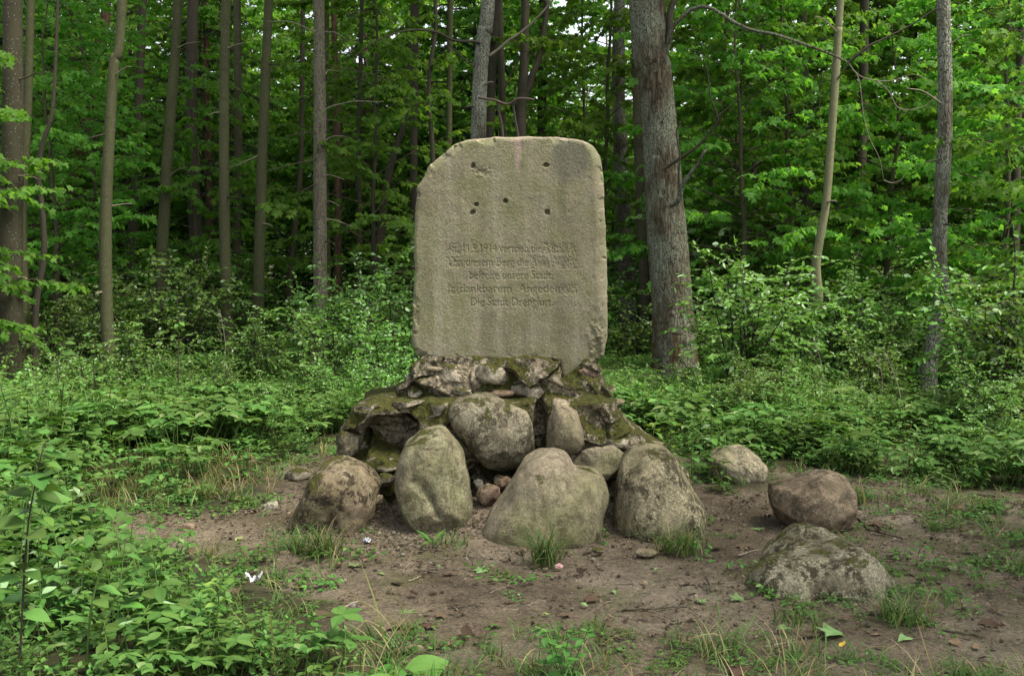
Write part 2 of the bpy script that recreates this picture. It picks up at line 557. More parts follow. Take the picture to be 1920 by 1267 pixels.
m_gr, nt, out = nmat('forest_ground')
g = G(nt)
v = g.coord()
ba = g.n('ShaderNodeAttribute', attribute_name='bare').outputs['Fac']
gr_ = g.n('ShaderNodeAttribute', attribute_name='gravel').outputs['Fac']
n1, n2, n3, n4 = g.noise(v, 1.1, 5, 0.6), g.noise(v, 6, 6, 0.65), g.noise(v, 45, 5, 0.7), g.noise(v, 160, 3, 0.6)
dirt = g.ramp(n1, [(0.34, (0.086, 0.066, 0.045)), (0.5, (0.139, 0.111, 0.077)), (0.66, (0.189, 0.157, 0.113))])
dirt = g.mix(0.8, dirt, g.ramp(n2, [(0.3, 0.6), (0.7, 1.3)]), 'MULTIPLY')
dirt = g.mix(0.9, dirt, g.ramp(n3, [(0.3, 0.4), (0.5, 1.0), (0.7, 1.55)]), 'MULTIPLY')
dirt = g.mix(0.8, dirt, g.ramp(g.noise(v, 110, 4, 0.8), [(0.3, 0.45), (0.5, 1.0), (0.7, 1.5)]), 'MULTIPLY')
dirt = g.mix(g.ramp(g.noise(v, 2.3, 5, 0.6), [(0.52, 0.0), (0.66, 0.6)]), dirt, (0.075, 0.08, 0.028))
tan = g.ramp(n4, [(0.3, (0.14, 0.10, 0.07)), (0.5, (0.26, 0.20, 0.145)), (0.7, (0.4, 0.33, 0.25))])
dirt = g.mix(gr_, dirt, tan)
soil = g.ramp(n2, [(0.3, (0.028, 0.03, 0.014)), (0.7, (0.06, 0.055, 0.028))])
col = g.mix(ba, soil, dirt)
hh = g.math('ADD', g.math('MULTIPLY', n2, 0.6), g.math('ADD', g.math('MULTIPLY', n3, 0.6), g.math('MULTIPLY', n4, 0.25)))
g.bsdf(out, col, 0.95, 0.12, g.bump(hh, 1.0, 0.035))
ground = link('ground', new_mesh('ground', np.column_stack([gp, gz]), gf, m_gr, True, {'bare': bareness, 'gravel': np.clip(grav, 0, 1) * bareness}))
tag(ground, 'bare trodden earth of the clearing running into dark forest soil', 'ground', kind='structure')


# ------------------------------------------------------------------ memorial: slab, bracket, masonry
def resample(pts, n):
    P = np.asarray(pts, float)
    d = np.concatenate([[0], np.cumsum(np.linalg.norm(np.diff(P, axis=0), axis=1))])
    s = np.linspace(0, d[-1], n)
    return np.column_stack([np.interp(s, d, P[:, k]) for k in range(P.shape[1])])


def coons(left, top, right, bottom, nu, nv):
    """left/right run bottom->top, top/bottom run left->right; returns (nv,nu,2)"""
    L, Rr, T, B = resample(left, nv), resample(right, nv), resample(top, nu), resample(bottom, nu)
    u, w = np.linspace(0, 1, nu)[None, :, None], np.linspace(0, 1, nv)[:, None, None]
    return ((1 - u) * L[:, None] + u * Rr[:, None] + (1 - w) * B[None] + w * T[None]
            - ((1 - u) * (1 - w) * B[0] + u * (1 - w) * B[-1] + (1 - u) * w * T[0] + u * w * T[-1]))


def grid_faces(nv, nu, off=0, flip=False):
    i, j = np.meshgrid(np.arange(nv - 1), np.arange(nu - 1), indexing='ij')
    F = np.stack([i * nu + j, i * nu + j + 1, (i + 1) * nu + j + 1, (i + 1) * nu + j], -1).reshape(-1, 4) + off
    return F[:, ::-1] if flip else F


def rim_index(nv, nu):
    return np.concatenate([np.arange(nu), np.arange(1, nv) * nu + nu - 1, (nv - 1) * nu + np.arange(nu - 2, -1, -1), np.arange(nv - 2, 0, -1) * nu])


def px2xz(pts, Y):
    return np.array([at(p[0], p[1], Y)[[0, 2]] for p in pts])


def slab_body(XZ, yfront, yback_fn, rings, seed, nz_amp):
    """closed body: front height field, rough sides, back"""
    nv, nu = XZ.shape[:2]
    front = np.column_stack([XZ[..., 0].ravel(), yfront.ravel(), XZ[..., 1].ravel()])
    rim = rim_index(nv, nu)
    V, F = [front], [grid_faces(nv, nu)]
    base = front[rim]
    c = base.mean(0)
    prev = rim
    n = len(front)
    m = len(rim)
    for k in range(1, rings + 1):
        t = k / rings
        ring = base.copy()
        ring[:, 1] = base[:, 1] * (1 - t) + yback_fn(base) * t
        out_d = ring - c
        out_d[:, 1] = 0
        out_d /= np.linalg.norm(out_d, axis=1, keepdims=True) + 1e-9
        ring += out_d * (nz_amp * fbm(ring, 9, 3, seed))[:, None]
        V.append(ring)
        cur = np.arange(n, n + m)
        F.append(np.stack([prev, cur, np.roll(cur, -1), np.roll(prev, -1)], -1))
        prev = cur
        n += m
    V.append(np.array([[c[0], yback_fn(base).max(), c[2]]]))
    F.append(np.stack([prev, np.full(m, n), np.roll(prev, -1)], -1))
    return np.vstack(V), F


def jag(pts, Y, amp, freq, seed, n):
    P = resample(px2xz(pts, Y), n)
    t = np.gradient(P, axis=0)
    nrm = np.column_stack([t[:, 1], -t[:, 0]])
    nrm /= np.linalg.norm(nrm, axis=1, keepdims=True) + 1e-9
    w = np.sin(np.linspace(0, np.pi, n)) ** 0.3
    return P + nrm * (amp * w * fbm(np.column_stack([P * freq, np.zeros(n)]), 1, 4, seed))[:, None]


SY = 7.0
s_left = jag([(779, 668), (773, 640), (773, 580), (776, 520), (778, 512), (775, 450), (779, 400), (781, 350), (796, 330), (801, 314), (825, 293), (850, 271)], SY, 0.006, 14, 1, 300)
s_top = jag([(850, 271), (875, 262), (930, 257), (990, 255), (1060, 258), (1098, 264)], SY, 0.003, 10, 2, 300)
s_right = jag([(1113, 684), (1133, 668), (1140, 630), (1141, 560), (1140, 490), (1136, 400), (1133, 330), (1128, 292), (1116, 274), (1098, 264)], SY, 0.005, 12, 3, 300)
s_bot = jag([(779, 668), (820, 676), (930, 677), (1050, 680), (1054, 718), (1066, 708), (1082, 692), (1113, 684)], SY, 0.003, 12, 4, 300)
NU, NV = 430, 500
XZ = coons(s_left, s_top, s_right, s_bot, NU, NV)
outline = np.vstack([s_left, s_top[1:], s_right[::-1][1:], s_bot[::-1][1:-1]])[::4]
fx, fz = XZ[..., 0].ravel(), XZ[..., 1].ravel()
P2 = np.column_stack([fx, fz])
PF = np.column_stack([fx, np.zeros_like(fx), fz])
dedge = np.abs(poly_sdf(P2, outline))
cx_st = fx.mean()
rr = 0.028 + 0.012 * fbm(PF, 7, 3, 5) + 0.065 * sstep(cx_st + 0.42, cx_st + 0.58, fx) * sstep(1.05, 1.5, fz)
rr = np.clip(rr, 0.008, 0.1)
k = np.clip((rr - dedge) / rr, 0, 1)
ydep = rr * (1 - np.sqrt(1 - k * k * 0.98))
ydep += 0.0008 * fbm(PF, 110, 2, 6) + 0.0012 * fbm(PF, 14, 3, 7) + 0.004 * fbm(PF, 2.2, 2, 8)
# spalls on the edges
ydep += 0.02 * sstep(0.25, 0.7, fbm(PF, 14, 3, 11)) * sstep(0.06, 0.0, dedge)
rough_lr = np.exp(-(((fx - at(1118, 640, SY)[0]) / 0.05) ** 2 + ((fz - at(1118, 640, SY)[2]) / 0.14) ** 2))
ydep += 0.02 * rough_lr * fbm(PF, 28, 3, 12)
pecked = np.exp(-(((fx - at(905, 322, SY)[0]) / 0.05) ** 2 + ((fz - at(905, 322, SY)[2]) / 0.03) ** 2))
ydep += pecked * (0.004 + 0.008 * fbm(PF, 60, 2, 13))
# bolt holes
for (hx, hy, hr) in [(887, 311, 5.5), (1024, 309, 5.5), (893, 384, 4.5), (886, 398, 5.5), (948, 377, 5.0), (1026, 398, 6.0)]:
    c = at(hx, hy, SY)
    rad = hr * SY / FPX * (1 + 0.25 * fbm(PF, 40, 2, int(hx)))
    d = np.sqrt((fx - c[0]) ** 2 + (fz - c[2]) ** 2)
    ydep += 0.035 * sstep(1.05, 0.5, d / rad)


def rasterise(body, px0, px1, pybase, cap_px):
    """depth mask of a carved line of writing, on the slab's own grid"""
    cu = bpy.data.curves.new('carving', 'FONT')
    cu.body = body
    cu.size = 1.0
    ob = bpy.data.objects.new('carving', cu)
    COL.objects.link(ob)
    bpy.context.view_layer.update()
    dg = bpy.context.evaluated_depsgraph_get()
    me = ob.evaluated_get(dg).to_mesh()
    V = np.array([v.co[:] for v in me.vertices])
    polys = [tuple(p.vertices) for p in me.polygons]
    x0, x1 = V[:, 0].min(), V[:, 0].max()
    a, b = at(px0, pybase, SY), at(px1, pybase, SY)
    sx = (b[0] - a[0]) / (x1 - x0)
    sz = (cap_px * SY / FPX) / 0.70
    W = np.column_stack([a[0] + (V[:, 0] - x0) * sx, a[2] + V[:, 1] * sz, np.zeros(len(V))])
    bv = BVHTree.FromPolygons([tuple(w) for w in W], polys)
    ob.evaluated_get(dg).to_mesh_clear()
    bpy.data.objects.remove(ob)
    bpy.data.curves.remove(cu)
    mask = np.zeros(len(fx))
    lo, hi = W.min(0), W.max(0)
    idx = np.where((fx > lo[0] - .01) & (fx < hi[0] + .01) & (fz > lo[1] - .01) & (fz < hi[1] + .01))[0]
    dn = Vector((0, 0, -1))
    for q in idx:
        if bv.ray_cast(Vector((fx[q], fz[q], 1.0)), dn)[0] is not None:
            mask[q] = 1.0
    return mask


carve = np.zeros(len(fx))
for line in [("Am 11.9.1914 vertrieb die 3.Res.I.8.", 836, 1080, 474, 16), ("von diesem Berg die Russen und", 840, 1080, 499.5, 16), ("befreite unsere Stadt.", 880, 1036, 524, 16),
             ("In dankbarem  Angedenken", 840, 1081, 549, 16), ("Die Stadt Drengfurt.", 882, 1037, 574, 16)]:
    carve = np.maximum(carve, rasterise(*line))
carve2 = carve.reshape(NV, NU)
soft = carve2.copy()
for _ in range(1):
    soft = (soft + 0.5 * (np.roll(soft, 1, 0) + np.roll(soft, -1, 0) + np.roll(soft, 1, 1) + np.roll(soft, -1, 1))) / 3
# passages that were hammered out
dam = np.zeros(len(fx))
for (ax0, ax1, ay0, ay1) in [(1012, 1082, 456, 478), (992, 1082, 480, 504), (836, 862, 482, 502), (838, 862, 532, 552), (1040, 1082, 534, 552), (834, 862, 456, 478)]:
    A, B = at(ax0, ay1, SY), at(ax1, ay0, SY)
    dam = np.maximum(dam, sstep(-0.008, 0.004, np.minimum(np.minimum(fx - A[0], B[0] - fx), np.minimum(fz - A[2], B[2] - fz))))
worn = np.clip(1 - 0.75 * dam * sstep(-0.3, 0.2, fbm(PF, 55, 2, 15)), 0, 1)
ydep += 0.0052 * soft.ravel() * worn + dam * 0.004 * np.abs(fbm(PF, 70, 2, 16))
yf = (SY + ydep).reshape(NV, NU)

m_st, nt, out = nmat('granite_slab')
g = G(nt)
v = g.coord()
vs_ = g.coord((1, 1, 0.07), (0.3, 0, 0.1))
streak = g.noise(vs_, 9, 5, 0.6)
blot, blot2, fine, grain = g.noise(v, 2.4, 5, 0.55), g.noise(v, 5.5, 6, 0.6), g.noise(v, 85, 5, 0.75), g.noise(v, 210, 3, 0.7)
col = g.ramp(blot, [(0.34, (0.180, 0.158, 0.102)), (0.5, (0.216, 0.192, 0.126)), (0.66, (0.187, 0.182, 0.104))])
col = g.mix(g.ramp(blot2, [(0.46, 0.0), (0.66, 0.75)]), col, (0.155, 0.155, 0.072))
col = g.mix(g.ramp(streak, [(0.53, 0.0), (0.65, 0.4)]), col, (0.30, 0.268, 0.20))
col = g.mix(g.ramp(streak, [(0.35, 0.55), (0.47, 0.0)]), col, (0.14, 0.127, 0.08))
se = g.n('ShaderNodeSeparateXYZ')
g.l(v, se.inputs[0])
ctr = at(1066, 300, SY)
zc = at(960, 470, SY)[2]


def rel(sock, c0, w):
    return g.math('DIVIDE', g.math('SUBTRACT', sock, c0), w)


# dark weathering stain below the top edge and the mineral run-off under the iron
ex, ez = rel(se.outputs['X'], ctr[0] - cx_st, 0.15), rel(se.outputs['Z'], ctr[2] - 0.0, 0.17)
rad = g.math('ADD', g.math('ADD', g.math('POWER', ex, 2.0), g.math('POWER', ez, 2.0)), g.math('MULTIPLY', g.math('SUBTRACT', streak, 0.5), 1.6))
col = g.mix(g.ramp(rad, [(0.35, 0.6), (1.0, 0.0)]), col, (0.11, 0.105, 0.085))
ex = rel(se.outputs['X'], at(971, 300, SY)[0] - cx_st, 0.03)
ez = rel(se.outputs['Z'], at(960, 290, SY)[2], 0.2)
rad = g.math('ADD', g.math('ADD', g.math('POWER', ex, 2.0), g.math('POWER', ez, 2.0)), g.math('MULTIPLY', g.math('SUBTRACT', blot2, 0.5), 2.0))
col = g.mix(g.ramp(rad, [(0.2, 0.75), (1.0, 0.0)]), col, (0.31, 0.235, 0.195))
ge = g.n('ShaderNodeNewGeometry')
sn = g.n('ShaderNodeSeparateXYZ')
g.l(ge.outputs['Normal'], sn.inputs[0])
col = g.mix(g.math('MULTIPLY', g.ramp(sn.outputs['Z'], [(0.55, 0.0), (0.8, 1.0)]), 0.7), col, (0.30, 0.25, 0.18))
col = g.mix(0.85, col, g.ramp(fine, [(0.28, 0.55), (0.72, 1.4)]), 'MULTIPLY')
col = g.mix(0.85, col, g.ramp(grain, [(0.28, 0.45), (0.72, 1.5)]), 'MULTIPLY')
h = g.math('ADD', fine, g.math('MULTIPLY', grain, 0.6))
g.bsdf(out, col, 0.92, 0.2, g.bump(h, 0.6, 0.003))

V, F = slab_body(XZ, yf, lambda b: np.full(len(b), SY + 0.36) + 0.02 * fbm(b, 5, 2, 17), 14, 18, 0.008)
loc = (cx_st, SY + 0.18, 0.0)
V = V - np.array(loc)
stele = empty('memorial_stone', loc, 'upright weathered granite slab carved with five lines of writing', 'memorial')
link('slab', new_mesh('slab', V, F, m_st), (0, 0, 0), stele)
m_ir, nt, out = nmat('rusted_iron')
g = G(nt)
v = g.coord()
n1 = g.noise(v, 60, 5, 0.7)
p = g.bsdf(out, g.ramp(n1, [(0.3, (0.018, 0.014, 0.012)), (0.6, (0.05, 0.035, 0.027)), (0.8, (0.10, 0.055, 0.035))]), 0.65, 0.4, g.bump(n1, 0.5, 0.003))
p.inputs['Metallic'].default_value = 0.35
IY = SY + 0.14
for nm, pts, rad in [('iron_bar', [(896.7, 182.6), (911, 185.5), (926, 187.7), (936, 191.4), (947.6, 195.6), (957, 193.8), (966.6, 187.3), (972.5, 185.2), (988, 185.5), (1001.5, 187.7)], 0.0085),
                     ('iron_rod', [(932, 191), (935.8, 211.6), (940.5, 233), (943.5, 262)], 0.0078), ('iron_rod', [(964, 189), (963, 203), (965.4, 220), (969, 241), (972.5, 262)], 0.0078)]:
    mb = MB()
    dy = 0.0 if nm == 'iron_rod' else -0.012
    W = spline([at(a, b, IY + dy) for a, b in pts], 26) - np.array(loc)
    mb.tube(W, rad * (1 + 0.12 * rs.randn(26) * 0.5), 10)
    mb.tube(W[:2][::-1], [rad, rad * 0.6], 10)
    link(nm, mb.mesh(nm, m_ir), (0, 0, 0), stele)


# boulders: a traced outline gives the width and height, the body is inflated to its own depth
def ico(sub):
    import bmesh
    bm = bmesh.new()
    bmesh.ops.create_icosphere(bm, subdivisions=sub, radius=1.0)
    V = np.array([v.co[:] for v in bm.verts])
    F = np.array([[v.index for v in f.verts] for f in bm.faces])
    bm.free()
    return V, F


ICO = {k: ico(k) for k in (2, 3, 4, 5, 6)}


def boulder_mesh(name, outline_px, Y, depth, mat, seed, sub=6, rough=1.0, pw=0.75, ridge=0.0, tilt=0.0, carves=()):
    W = px2xz(outline_px, Y)
    lo, hi = W.min(0), W.max(0)
    c = (lo + hi) / 2
    D = resample(np.vstack([W, W[:1]]), 240) - c
    ang = np.arctan2(D[:, 1], D[:, 0])
    rad = np.linalg.norm(D, axis=1)
    o = np.argsort(ang)
    ang, rad = ang[o], rad[o]
    ka = np.concatenate([ang - 2 * np.pi, ang, ang + 2 * np.pi])
    kr = np.tile(rad, 3)
    S, F = ICO[sub]
    th = np.arctan2(S[:, 2], S[:, 0])
    # smooth polar radius a little
    rt = sum(np.interp(th + d, ka, kr) for d in (-0.05, 0, 0.05)) / 3
    rho = np.sqrt(S[:, 0] ** 2 + S[:, 2] ** 2)
    rp = rho ** pw
    V = np.column_stack([rt * rp * np.cos(th), depth * np.sign(S[:, 1]) * np.abs(S[:, 1]) ** 0.85, rt * rp * np.sin(th)])
    V[:, 1] += tilt * V[:, 2]
    size = (hi - lo).mean()
    Q = V / size
    nrm = V / (np.linalg.norm(V, axis=1, keepdims=True) + 1e-9)
    cavity = fbm(Q, 2.4, 3, seed)
    d = size * rough * (0.05 * cavity + 0.010 * fbm(Q, 7, 4, seed + 5) - 0.014 * np.abs(fbm(Q, 5, 3, seed + 6)) + 0.005 * fbm(Q, 26, 3, seed + 9))
    if ridge:
        # flat broken faces: pull back everything beyond a few cutting planes
        rng = np.random.RandomState(seed)
        for _ in range(9):
            n = rng.randn(3)
            n /= np.linalg.norm(n)
            lim = ridge * np.abs(V @ n).max()
            ex = np.clip(V @ n - lim, 0, None)
            V = V - n * ex[:, None] * 0.85
    V = V + nrm * d[:, None] * (1.0 if not ridge else .8)
    for path, wpx, dep in carves:
        Wp = resample(px2xz(path, Y), 40) - c
        dist = np.min(np.linalg.norm(V[:, None, [0, 2]] - Wp[None], axis=2), axis=1)
        w_ = wpx * Y / FPX * (1 + .6 * vnoise(V * 22, 3))
        V[:, 1] += dep * sstep(1.0, 0.0, dist / w_) * (V[:, 1] < 0.02)
    loc = np.array([c[0], Y, c[1]])
    return V, F, loc


def boulder(name, label, outline_px, Y, depth, mat, seed, group=None, parent=None, **kw):
    V, F, loc = boulder_mesh(name, outline_px, Y, depth, mat, seed, **kw)
    me = new_mesh(name, V, F, mat)
    if parent is not None:
        return link(name, me, loc - np.array(parent.location), parent)
    o = link(name, me, loc)
    return tag(o, label, 'boulder', group)


# --- masonry pedestal
PY = 6.78
p_left = jag([(612, 905), (628, 862), (633, 835), (650, 790), (665, 763), (690, 753), (735, 746), (752, 725), (772, 692), (788, 672)], PY, 0.012, 9, 51, 200)
p_top = jag([(788, 672), (850, 673), (900, 676), (1000, 674), (1048, 680), (1056, 716), (1080, 700), (1098, 680), (1121, 684)], PY, 0.006, 9, 52, 300)
p_right = jag([(1300, 905), (1262, 860), (1225, 836), (1195, 820), (1172, 795), (1158, 768), (1150, 748), (1138, 728), (1128, 706), (1121, 684)], PY, 0.014, 9, 53, 200)
p_bot = jag([(612, 905), (700, 960), (850, 980), (1000, 980), (1150, 960), (1300, 905)], PY, 0.01, 5, 54, 300)
PNU, PNV = 300, 210
XP = coons(p_left, p_top, p_right, p_bot, PNU, PNV)
qx, qz = XP[..., 0].ravel(), XP[..., 1].ravel()
PQ = np.column_stack([qx, np.zeros_like(qx), qz])
z_ledge, z_top, z_mid = at(900, 748, PY)[2], at(900, 676, PY)[2], at(900, 830, PY)[2]
lm = 0.012 * fbm(PQ, 6, 3, 55)
py_ = PY + 0.13 - 0.20 * sstep(z_ledge + 0.012 + lm, z_ledge - 0.03 + lm, qz) - 0.10 * sstep(z_mid, z_mid - 0.3, qz) + 0.03 * sstep(z_ledge, z_top, qz)
dq = np.abs(poly_sdf(np.column_stack([qx, qz]), np.vstack([p_left, p_top[1:], p_right[::-1][1:], p_bot[::-1][1:-1]])[::6]))
rq = 0.10
kq = np.clip((rq - dq) / rq, 0, 1)
py_ += rq * (1 - np.sqrt(1 - kq * kq * 0.97)) * 0.9 * sstep(z_top - 0.04, z_top - 0.14, qz)
right_slope = sstep(at(1095, 700, PY)[0], at(1200, 700, PY)[0], qx)
py_ += 0.10 * right_slope
# rubble relief: angular blocks, each tilted its own way, with recessed joints
NS = 64
seeds = np.column_stack([rs.uniform(qx.min(), qx.max(), NS), rs.uniform(qz.min(), qz.max(), NS)])
wq = np.column_stack([qx, qz]) + 0.022 * np.column_stack([fbm(PQ, 8, 3, 56), fbm(PQ, 8, 3, 57)])
dv = (wq[:, None, :] - seeds[None]) * np.array([1, 1.7])
dd = np.linalg.norm(dv, axis=2)
ds = np.sort(dd, 1)[:, :2]
f21 = ds[:, 1] - ds[:, 0]
cid = dd.argmin(1)
lift = rs.uniform(-0.015, 0.035, NS)[cid]
tilt_x, tilt_z = rs.uniform(-.22, .22, NS)[cid], rs.uniform(-.1, .3, NS)[cid]
own = dv[np.arange(len(cid)), cid]
block = lift + tilt_x * own[:, 0] - tilt_z * own[:, 1]
py_ -= sstep(0.0, 0.026, f21) * (0.014 + block) + 0.010 * fbm(PQ, 12, 4, 58) + 0.006 * fbm(PQ, 45, 3, 59)
for (hx, hy, wx, wy, dp) in [(737, 812, 56, 42, 0.24), (664, 836, 30, 34, 0.17), (1013, 800, 17, 62, 0.25), (930, 900, 70, 40, 0.2), (1120, 790, 26, 26, 0.05)]:
    c = at(hx, hy, PY)
    e = np.sqrt(((qx - c[0]) / (wx * PY / FPX)) ** 2 + ((qz - c[2]) / (wy * PY / FPX)) ** 2) + 0.16 * fbm(PQ, 10, 3, 60)
    py_ += dp * sstep(1.08, 0.72, e)
V, F = slab_body(XP, py_.reshape(PNV, PNU), lambda b: PY + 0.75 - 0.1 * (b[:, 2] > z_ledge) + 0.04 * fbm(b, 4, 2, 61), 18, 62, 0.03)
M_MORTAR = rock_mat('old_mortar', (0.18, 0.145, 0.095), (0.29, 0.24, 0.17), 0.55, (0.10, 0.09, 0.042), 0.68, 0.8, 1.0, 0.6, (0.40, 0.35, 0.26), (0.04, 0.033, 0.02), 1.0)
loc = np.array([MX, PY + 0.3, 0.0])
ped = empty('masonry_pedestal', loc, 'crumbling mossy rubble and mortar pedestal carrying the carved slab', 'pedestal')
link('mortar_core', new_mesh('mortar_core', V - loc, F, M_MORTAR), (0, 0, 0), ped)

M_B = {
    'b1': rock_mat('boulder_pink_spotted', (0.241, 0.187, 0.130), (0.129, 0.104, 0.059), 0.6, (0.086, 0.074, 0.034), 0.34, 0.95, 2.0, 0.25, (0.344, 0.296, 0.210), (0.030, 0.022, 0.014)),
    'b2': rock_mat('boulder_green_grey', (0.215, 0.174, 0.118), (0.176, 0.165, 0.097), 0.6, (0.142, 0.144, 0.067), 0.22, 0.5, 3.4, 0.4, (0.292, 0.270, 0.193)),
    'b3': rock_mat('boulder_olive', (0.202, 0.170, 0.113), (0.228, 0.191, 0.130), 0.8, (0.142, 0.139, 0.063), 0.05, 0.35, 4.0, 0.3, (0.284, 0.252, 0.176)),
    'b4': rock_mat('boulder_cream', (0.172, 0.148, 0.088), (0.310, 0.265, 0.164), 0.5, (0.112, 0.104, 0.050), 0.04, 0.9, 5.0, 0.6, (0.378, 0.331, 0.218), (0.047, 0.039, 0.024), 1.0),
    'b5': rock_mat('boulder_grey_smooth', (0.150, 0.124, 0.084), (0.202, 0.174, 0.118), 0.55, (0.112, 0.109, 0.055), 0.40, 0.8, 6.0, 0.5, (0.310, 0.287, 0.210)),
    'b6': rock_mat('boulder_pinkish', (0.241, 0.183, 0.126), (0.211, 0.178, 0.118), 0.5, (0.155, 0.148, 0.076), 0.05, 0.35, 7.0, 0.3),
    'rb': rock_mat('boulder_reddish', (0.142, 0.096, 0.069), (0.198, 0.144, 0.099), 0.45, (0.129, 0.113, 0.059), 0.0, 0.6, 8.0, 0.4, (0.292, 0.244, 0.176)),
    'rc': rock_mat('boulder_flat_mossy', (0.129, 0.111, 0.071), (0.181, 0.159, 0.108), 0.5, (0.086, 0.083, 0.038), 0.36, 0.95, 9.0, 0.6, (0.284, 0.270, 0.193), (0.039, 0.032, 0.018)),
    'ra': rock_mat('boulder_round_tan', (0.206, 0.174, 0.113), (0.249, 0.213, 0.139), 0.6, (0.142, 0.135, 0.067), 0.05, 0.5, 10.0, 0.4),
    'st': rock_mat('field_stone', (0.172, 0.144, 0.097), (0.241, 0.209, 0.151), 0.45, (0.103, 0.100, 0.046), 0.52, 0.8, 11.0, 0.6, (0.327, 0.304, 0.235)),
    'red': rock_mat('red_stone', (0.155, 0.100, 0.071), (0.202, 0.135, 0.092), 0.3, (0.112, 0.096, 0.055), 0.1, 0.5, 12.0, 0.3),
    'white': rock_mat('pale_stone', (0.275, 0.252, 0.202), (0.344, 0.313, 0.252), 0.2, (0.215, 0.200, 0.134), -0.2, 0.4, 13.0, 0.3),
}
B5 = [(836, 775), (846, 748), (880, 736), (915, 733), (945, 735), (975, 750), (998, 775), (1006, 805), (1002, 845), (985, 868), (945, 882), (905, 868), (880, 842), (852, 806)]
boulder('embedded_boulder', None, B5, 6.72, 0.26, M_B['b5'], 101, None, ped, rough=0.65, ridge=.84)['label'] = 'big smooth grey boulder cemented high in the pedestal'
boulder('embedded_boulder', None, [(1027, 800), (1030, 770), (1036, 747), (1060, 751), (1080, 768), (1094, 800), (1099, 832), (1085, 848), (1050, 853), (1023, 846)], 6.76, 0.19, M_B['b6'], 102, None, ped, rough=0.5)['label'] = 'pinkish boulder cemented beside a dark gap'
for i, (cx, cy_, w, hgt, yy, mk) in enumerate([(838, 702, 78, 36, 6.92, 'st'), (925, 701, 84, 46, 6.91, 'st'), (1003, 700, 84, 20, 6.93, 'st'), (1003, 729, 70, 34, 6.90, 'st'), (868, 733, 50, 22, 6.89, 'st'),
                                               (940, 736, 56, 16, 6.88, 'red'), (1083, 724, 46, 32, 6.95, 'st'), (1072, 757, 66, 22, 6.83, 'st'), (1100, 699, 36, 28, 6.97, 'red'), (1139, 727, 28, 15, 6.95, 'st'),
                                               (1152, 755, 44, 11, 6.88, 'b6'), (1117, 795, 46, 46, 6.83, 'st'), (776, 735, 34, 26, 6.93, 'st'), (760, 757, 70, 16, 6.72, 'st'), (690, 765, 46, 20, 6.72, 'st'),
                                               (825, 762, 40, 30, 6.70, 'st'), (815, 690, 50, 12, 6.93, 'b6'), (1150, 830, 70, 26, 6.74, 'st'), (1205, 838, 46, 18, 6.76, 'st'), (1118, 870, 104, 66, 6.62, 'b3'), (655, 830, 44, 64, 6.74, 'b5')]):
    n = 11
    aa = np.arange(n) / n * 2 * np.pi
    rr_ = 1 + 0.16 * rs.randn(n)
    ol = [(cx + w / 2 * math.copysign(abs(math.cos(a)) ** 0.7, math.cos(a)) * r, cy_ + hgt / 2 * math.copysign(abs(math.sin(a)) ** 0.7, math.sin(a)) * r) for a, r in zip(aa, rr_)]
    boulder('stone', None, ol, yy + .035, 0.10, M_B[mk], 200 + i, None, ped, sub=5, rough=1.1, pw=.55, ridge=0.66)

boulder('boulder', 'pinkish boulder blotched with dark lichen, sloping, tuft of grass at its foot', [(524, 1015), (545, 975), (568, 932), (588, 886), (610, 863), (640, 857), (668, 866), (695, 884), (710, 908), (704, 945), (697, 980), (694, 1012), (660, 1035), (590, 1035)], 6.38, 0.30, M_B['b1'], 111, 'boulders set against the pedestal', rough=0.7, ridge=.86)
boulder('boulder', 'tall egg-shaped boulder with a diagonal groove across its face', [(738, 930), (740, 890), (748, 860), (765, 830), (790, 810), (820, 802), (855, 805), (869, 820), (879, 860), (886, 900), (885, 950), (876, 988), (850, 1010), (800, 1012), (765, 998), (747, 965)], 6.38, 0.24, M_B['b2'], 112, 'boulders set against the pedestal', rough=0.55, ridge=.84, tilt=0.18, carves=[([(786, 890), (798, 897), (814, 920), (822, 938)], 17, .022), ([(800, 905), (816, 928), (830, 952)], 9, .018), ([(794, 834), (812, 836), (830, 835)], 2.5, .012)])
boulder('boulder', 'broad olive-green boulder with a notched shoulder', [(902, 1000), (918, 960), (944, 925), (964, 890), (984, 863), (1010, 851), (1040, 847), (1064, 854), (1083, 880), (1096, 881), (1118, 880), (1136, 896), (1143, 922), (1132, 960), (1127, 992), (1112, 1022), (1060, 1042), (980, 1042), (925, 1028)], 6.22, 0.32, M_B['b3'], 113, 'boulders set against the pedestal', rough=0.38, tilt=0.2, carves=[([(1086, 880), (1096, 900), (1100, 930)], 10, .02), ([(1080, 1003), (1098, 1012)], 4, .02)])
boulder('boulder', 'cone-shaped cream and dark mottled boulder at the end of the row', [(1147, 990), (1151, 950), (1158, 900), (1168, 860), (1185, 840), (1215, 833), (1250, 839), (1269, 860), (1281, 885), (1301, 920), (1320, 950), (1328, 988), (1300, 1014), (1240, 1028), (1180, 1018)], 6.36, 0.32, M_B['b4'], 114, 'boulders set against the pedestal', rough=0.55, ridge=.88, tilt=0.15)
boulder('boulder', 'rounded tan boulder half hidden by leafy weeds', [(1330, 856), (1352, 842), (1392, 839), (1424, 853), (1436, 872), (1432, 897), (1400, 918), (1360, 916), (1333, 890)], 7.65, 0.24, M_B['ra'], 115, 'loose boulders in the clearing', rough=0.9)
boulder('boulder', 'angular reddish boulder with broken faces lying on the path', [(1428, 928), (1446, 908), (1500, 898), (1520, 884), (1552, 880), (1582, 892), (1600, 928), (1616, 950), (1612, 988), (1562, 1002), (1500, 994), (1460, 984), (1440, 955)], 6.45, 0.26, M_B['rb'], 116, 'loose boulders in the clearing', rough=0.7, ridge=0.80)
